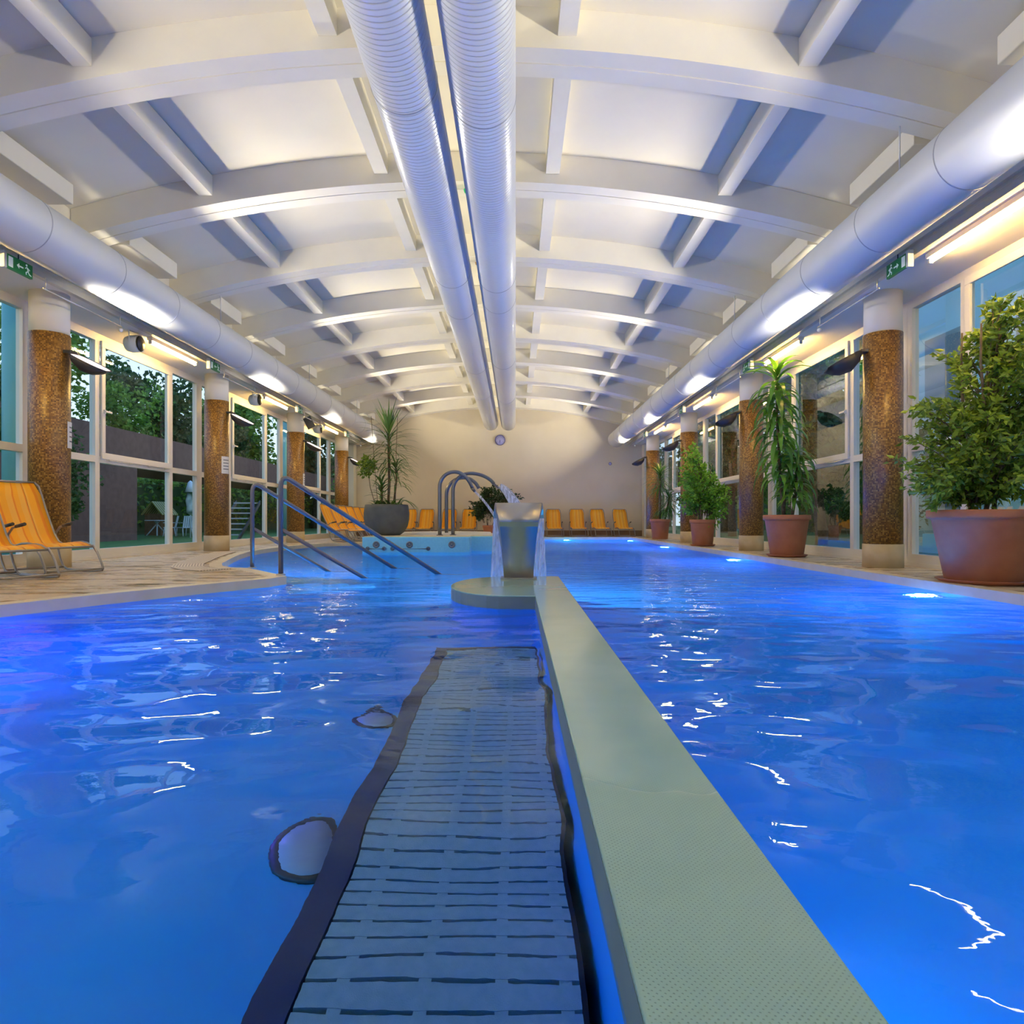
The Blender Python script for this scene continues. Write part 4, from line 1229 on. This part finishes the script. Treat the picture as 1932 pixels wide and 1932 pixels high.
for k in range(34):
    u = k / 34; strap(lv, (-0.12, 0, 0.8 + 0.4 * u), k * 2.4, R(25 + 45 * u), rnd.uniform(0.32, 0.5), 0.05, R(60))
for k in range(60):
    strap(lv, (rnd.uniform(-0.3, 0.33), rnd.uniform(-0.3, 0.2), 0.66), rnd.uniform(0, 6.28), R(rnd.uniform(25, 75)), rnd.uniform(0.25, 0.42), 0.055, R(80))
for k in range(6):
    strap(lv, (0.25, -0.1, 0.8), R(-20 + 8 * k), R(5), rnd.uniform(0.5, 0.65), 0.06, R(75))
lv.build('dragon_foliage', M['margin'], t_)
lv = MB()
for k in range(330):
    u = Vector((rnd.gauss(0, 1), rnd.gauss(0, 1), rnd.gauss(0, 1))).normalized() * rnd.random() ** 0.4
    leaf(lv, Vector((-0.48, 0.1, 1.62)) + Vector((u.x * 0.23, u.y * 0.2, u.z * 0.27)), Vector((rnd.uniform(-1, 1), rnd.uniform(-1, 1), rnd.uniform(-1, .3))), 0.10, 0.05)
lv.build('climbing_foliage', M['ficus'], t_)
MB().tube([(-0.25, 0.05, 0.62), (-0.40, 0.1, 1.1), (-0.46, 0.1, 1.55)], 0.008, 5).build('climbing_stem', M['bark'], t_)
# shrub by end wall
t_ = empty('dark_shrub', (-0.95, 23.75, 0.0075)); tag(t_, 'dark green potted shrub in front of the end wall behind the cascade', 'potted plant')
pot(t_, 0.24, 0.18, 0.42, False)
ficus(t_, [(0.1, 0, 1.35, 0.62, 0.4, 0.55), (-0.45, 0, 0.95, 0.42, 0.35, 0.35), (0.85, 0, 1.45, 0.35, 0.3, 0.3)], 90, 26, 0.36, M['darkleaf'], 0.12, 0.016)

# ================================================================== OUTSIDE
tag(MB().box(-60, WX_L - 0.16, -30, 90, -0.30, -0.12).build('lawn', M['lawn']), 'grass lawn outside the left windows', 'lawn', kind='stuff')
tag(MB().box(WX_R + 0.16, 60, -30, 90, -0.30, -0.12).build('lawn', M['lawn']), 'grass lawn outside the right windows', 'lawn', kind='stuff')
# dark red building on the left: solid block then a raised canopy
t_ = empty('brick_building', (0, 0, 0)); tag(t_, 'dark red brown building wall with raised canopy beyond the left windows', 'building')
MB().box(-18, -14, 8, 24.5, -0.12, 3.85).build('brick_wall', M['brick'], t_)
MB().box(-17, -14, 24.5, 62, 2.55, 3.85).build('canopy', M['brick'], t_)
for y in (31, 40, 50): MB().box(-14.4, -14.1, y, y + 0.3, -0.12, 2.55).build('canopy_post', M['brick'], t_)
# pale shed wall
tag(MB().box(-13.4, -13.2, 11.5, 13.8, -0.12, 1.5).build('garden_screen', M['gardenwhite']), 'pale blue garden screen outside the nearest left window', 'screen')
# blue building on the right
t_ = empty('blue_building', (0, 0, 0)); tag(t_, 'pale blue rendered building close outside the nearest right window', 'building')
MB().box(9.2, 14, 2, 17.0, -0.12, 12).build('rendered_wall', M['bluewall'], t_)
for (y0, y1, z0, z1) in ((8.2, 9.6, 1.2, 2.9), (10.9, 12.1, 2.9, 4.6), (13.6, 14.8, 2.9, 4.6), (13.6, 14.8, 0.9, 2.3)):
    w_ = MB().box(9.14, 9.199, y0, y1, z0, z1).build('window', M['bluedark'], t_)
    MB().box(9.08, 9.14, y0 - 0.1, y1 + 0.1, z0 - 0.12, z0 - 0.04).build('sill', M['gardenwhite'], w_)
for x, y, nm in ((-7.25, 9.55, 'just outside the nearest left window'), (-7.25, 20.9, 'outside the far left windows'), (6.05, 10.2, 'just outside the nearest right window')):
    tag(MB().tube([(x, y, -0.12), (x, y, 4.0)], 0.13, 20).build('steel_post', M['teal']), 'round teal post ' + nm, 'post', 'teal posts outside the glass')

def make_tree(kind):
    r2 = random.Random(kind)
    t_ = empty('garden_tree')
    MB().tube([(0, 0, 0.005), (0, 0, 0.4), (0.1, 0, 1.5), (0.0, 0.1, 3.2), (0.1, 0, 5.0)], 0.15, 8, rs=[0.2, 0.19, 0.16, 0.12, 0.05]).tube([(0.05, 0, 1.6), (0.9, 0.2, 3.2)], 0.07, 6).tube([(0.0, 0, 1.8), (-0.8, -0.4, 3.4)], 0.07, 6).build('trunk', M['bark'], t_)
    lv = MB()
    for c in range(26):
        a = r2.uniform(0, 2 * PI); rr = r2.uniform(0, 1.7); cz = r2.uniform(1.7, 6.2)
        c0 = Vector((rr * math.cos(a), rr * math.sin(a), cz)); s_ = r2.uniform(0.5, 1.0)
        for k in range(190):
            u = Vector((r2.gauss(0, 1), r2.gauss(0, 1), r2.gauss(0, 1))).normalized() * s_ * r2.random() ** 0.4
            leaf(lv, c0 + u, Vector((r2.uniform(-1, 1), r2.uniform(-1, 1), r2.uniform(-1, .5))), 0.24, 0.15)
    lv.build('crown', M['treeleaf'] if kind % 2 == 0 else M['treeleaf_dark'], t_)
    return t_
T = [make_tree(2), make_tree(3)]
places = [(-20.5, 50, 0, 1.8, 'very tall one past the canopy'), (-18.5, 61, 1, 1.8, 'very tall one at the far left'), (-13.5, 66, 0, 1.8, 'very tall one closing the left garden'), (-24, 26, 1, 1.7, 'tall one behind the red building, first'), (-25, 34, 0, 1.75, 'tall one behind the red building, second'), (-23, 43, 1, 1.7, 'tall one behind the canopy, third'), (-24, 56, 1, 1.8, 'tall one at the end of the left garden'), (-13, 58, 1, 1.6, 'far left garden end, nearest the hall'), (-27, 18, 0, 1.7, 'tall one far off behind the nearest left window'), (-9.5, 42, 0, 1.0, 'close to the hall beyond the farthest left window'), (16, 28, 1, 1.6, 'tall one in the right garden, first'), (15, 36, 0, 1.6, 'tall one in the right garden, second'), (13, 50, 1, 1.7, 'tall one at the end of the right garden'), (-22.5, 21, 0, 1.15, 'left beyond the red building, nearest'), (-22.5, 30, 1, 1.2, 'left beyond the red building, in the middle'), (-22.5, 38, 0, 1.3, 'left beyond the canopy'), (-24, 46, 0, 1.5, 'far left behind the canopy'),
          (-22.5, 10.0, 1, 1.1, 'far left side behind the nearest window'), (-11.5, 50, 0, 1.3, 'seen through the farthest left windows'),
          (-21.5, 47, 1, 1.2, 'left of the playhouse'), (-17, 68, 0, 1.7, 'deep in the left garden'), (-8.6, 12.0, 1, 0.45, 'small and close outside the left glass'),
          (9.0, 19.5, 1, 0.9, 'right, just past the blue building'), (11.5, 24, 0, 1.0, 'right, seen through the second window'), (9.8, 30, 1, 1.0, 'right, seen through the third window'), (12, 38, 0, 1.3, 'deep in the right garden'), (9.5, 46, 1, 1.1, 'far right at the garden end'),
          (8.0, 14.5, 1, 0.42, 'small and close outside the right glass')]
used = set()
for (x, y, k, sc_, lab) in places:
    o = T[k] if k not in used else copy_tree(T[k]); used.add(k)
    o.location = (x, y, -0.12); o.scale = (sc_,) * 3; o.rotation_euler = (0, 0, x * 1.7)
    tag(o, 'leafy %sgreen tree outside, %s' % ('' if k == 0 else 'dark ', lab), 'tree', 'trees outside the windows')
# hedges
def hedge(x0, x1, y0, y1, h, lab):
    t_ = empty('garden_hedge', (0, 0, -0.118)); tag(t_, lab, 'hedge')
    MB().box(x0 + .3, x1 - .3, y0 + .3, y1 - .3, 0.0, h - 0.3).build('woody_core', M['treeleaf_dark'], t_)
    lv = MB(); area = (y1 - y0) + (x1 - x0)
    for k in range(int(area * 130)):
        p = Vector((rnd.uniform(x0 + .15, x1 - .15), rnd.uniform(y0 + .15, y1 - .15), rnd.uniform(0.45, h + 0.25)))
        leaf(lv, p, Vector((rnd.uniform(-1, 1), rnd.uniform(-1, 1), rnd.uniform(-1, .5))), 0.34, 0.22)
    lv.build('foliage', M['treeleaf'], t_)
hedge(-19.8, -18.6, 26.5, 74, 2.9, 'long green hedge behind the canopy posts in the left garden')
hedge(-18.4, -7.2, 74, 76, 3.4, 'green hedge closing the far end of the left garden')
hedge(18.0, 19.4, 18, 74, 3.0, 'long green hedge along the far side of the right garden')
hedge(6.6, 17.8, 74, 76, 3.4, 'green hedge closing the far end of the right garden')
# playhouse
t_ = empty('playhouse', (-17.4, 32.4, -0.118)); t_.scale = (0.55, 0.5, 0.95); tag(t_, 'small wooden playhouse with striped yellow roof in the left garden', 'playhouse')
MB().box(-0.7, -0.6, -1.3, 1.3, 0, 1.1).box(0.6, 0.7, -1.3, -0.6, 0, 1.1).box(0.6, 0.7, 0.6, 1.3, 0, 1.1).box(-0.6, 0.6, -1.3, -1.2, 0, 1.1).box(-0.6, 0.6, 1.2, 1.3, 0, 1.1).build('walls', M['wood'], t_)
mb = MB(); mb.v += [(-0.9, -1.5, 1.05), (-0.9, 1.5, 1.05), (0, 1.5, 1.7), (0, -1.5, 1.7), (0.9, -1.5, 1.05), (0.9, 1.5, 1.05)]; mb.face([0, 1, 2, 3]); mb.face([3, 2, 5, 4])
mb.build('roof', M['striproof'], t_, solid=0.05)
# garden table, chairs, parasol
def gtable(x, y):
    t_ = empty('garden_table', (x, y, -0.12)); tag(t_, 'white garden table on the lawn outside', 'table')
    MB().lathe([(0.0, 0.70), (0.5, 0.70), (0.5, 0.74), (0, 0.74)], 24).build('tabletop', M['gardenwhite'], t_)
    for k in range(4):
        a = k * PI / 2 + 0.5; MB().tube([(0.42 * math.cos(a), 0.42 * math.sin(a), 0.03), (-0.1 * math.cos(a), -0.1 * math.sin(a), 0.70)], 0.03, 6).build('leg', M['gardenwhite'], t_)
def gchair(x, y, rz, lab, src=None):
    t_ = empty('garden_chair', (x, y, -0.12), rz); tag(t_, lab, 'chair', 'white garden chairs')
    MB().box(-0.25, 0.25, -0.25, 0.25, 0.38, 0.42).build('seat', M['gardenwhite'], t_)
    mb = MB()
    for k in range(5): mb.obox((-0.27, -0.2 + 0.1 * k, 0.66), (0.015, 0, 0), (0, 0.035, 0), (-0.06, 0, 0.27))
    mb.build('backrest', M['gardenwhite'], t_)
    for sx_ in (-1, 1):
        for sy_ in (-1, 1): MB().tube([(sx_ * 0.26, sy_ * 0.24, 0), (sx_ * 0.2, sy_ * 0.22, 0.38)], 0.025, 6).build('leg', M['gardenwhite'], t_)
        MB().box(-0.25, 0.25, sx_ * 0.28 - 0.03, sx_ * 0.28 + 0.03, 0.6, 0.63).build('armrest', M['gardenwhite'], t_)
gtable(-16.35, 30.2)
gchair(-15.75, 30.2, R(200), 'white garden chair beside the garden table, nearer the mullion')
gchair(-15.15, 30.3, R(150), 'white garden chair on the lawn left of the parasol')
t_ = empty('garden_parasol', (-9.55, 20.1, -0.12)); t_.location = (-13.55, 27.6, -0.119)
tag(t_, 'folded green and white parasol outside the first left window bay', 'parasol')
MB().tube([(0, 0, 0), (0, 0, 2.35)], 0.03, 8).build('pole', M['gardenwhite'], t_)
mb = MB(); mb.lathe([(0.05, 0.95), (0.16, 1.05), (0.15, 1.3), (0.19, 1.55), (0.13, 1.8), (0.10, 2.0)], 12).build('folded_canopy', noisy('parasol_print', (0.02, 0.10, 0.05), (0.6, 0.7, 0.7), 4, 0.8, detail=0), t_)
MB().lathe([(0.22, 1.9), (0.10, 2.3), (0.02, 2.38)], 12).build('cap', M['gardenwhite'], t_)
# outdoor stairs
t_ = empty('garden_stairs', (-8.4, 19.0, -0.118)); tag(t_, 'metal garden stairs outside behind the second left column', 'stairs')
for k in range(8): MB().box(-0.35, 0.35, 0.0 + 0.22 * k, 0.26 + 0.22 * k, 0.16 * k + 0.12, 0.16 * k + 0.16).build('tread', M['stair_metal'], t_)
for s_ in (-1, 1): MB().obox((s_ * 0.37, 0.85, 0.62), (0.02, 0, 0), (0, 0.95, 0.66), (0, 0, 0.06)).build('stringer', M['darkmetal'], t_)
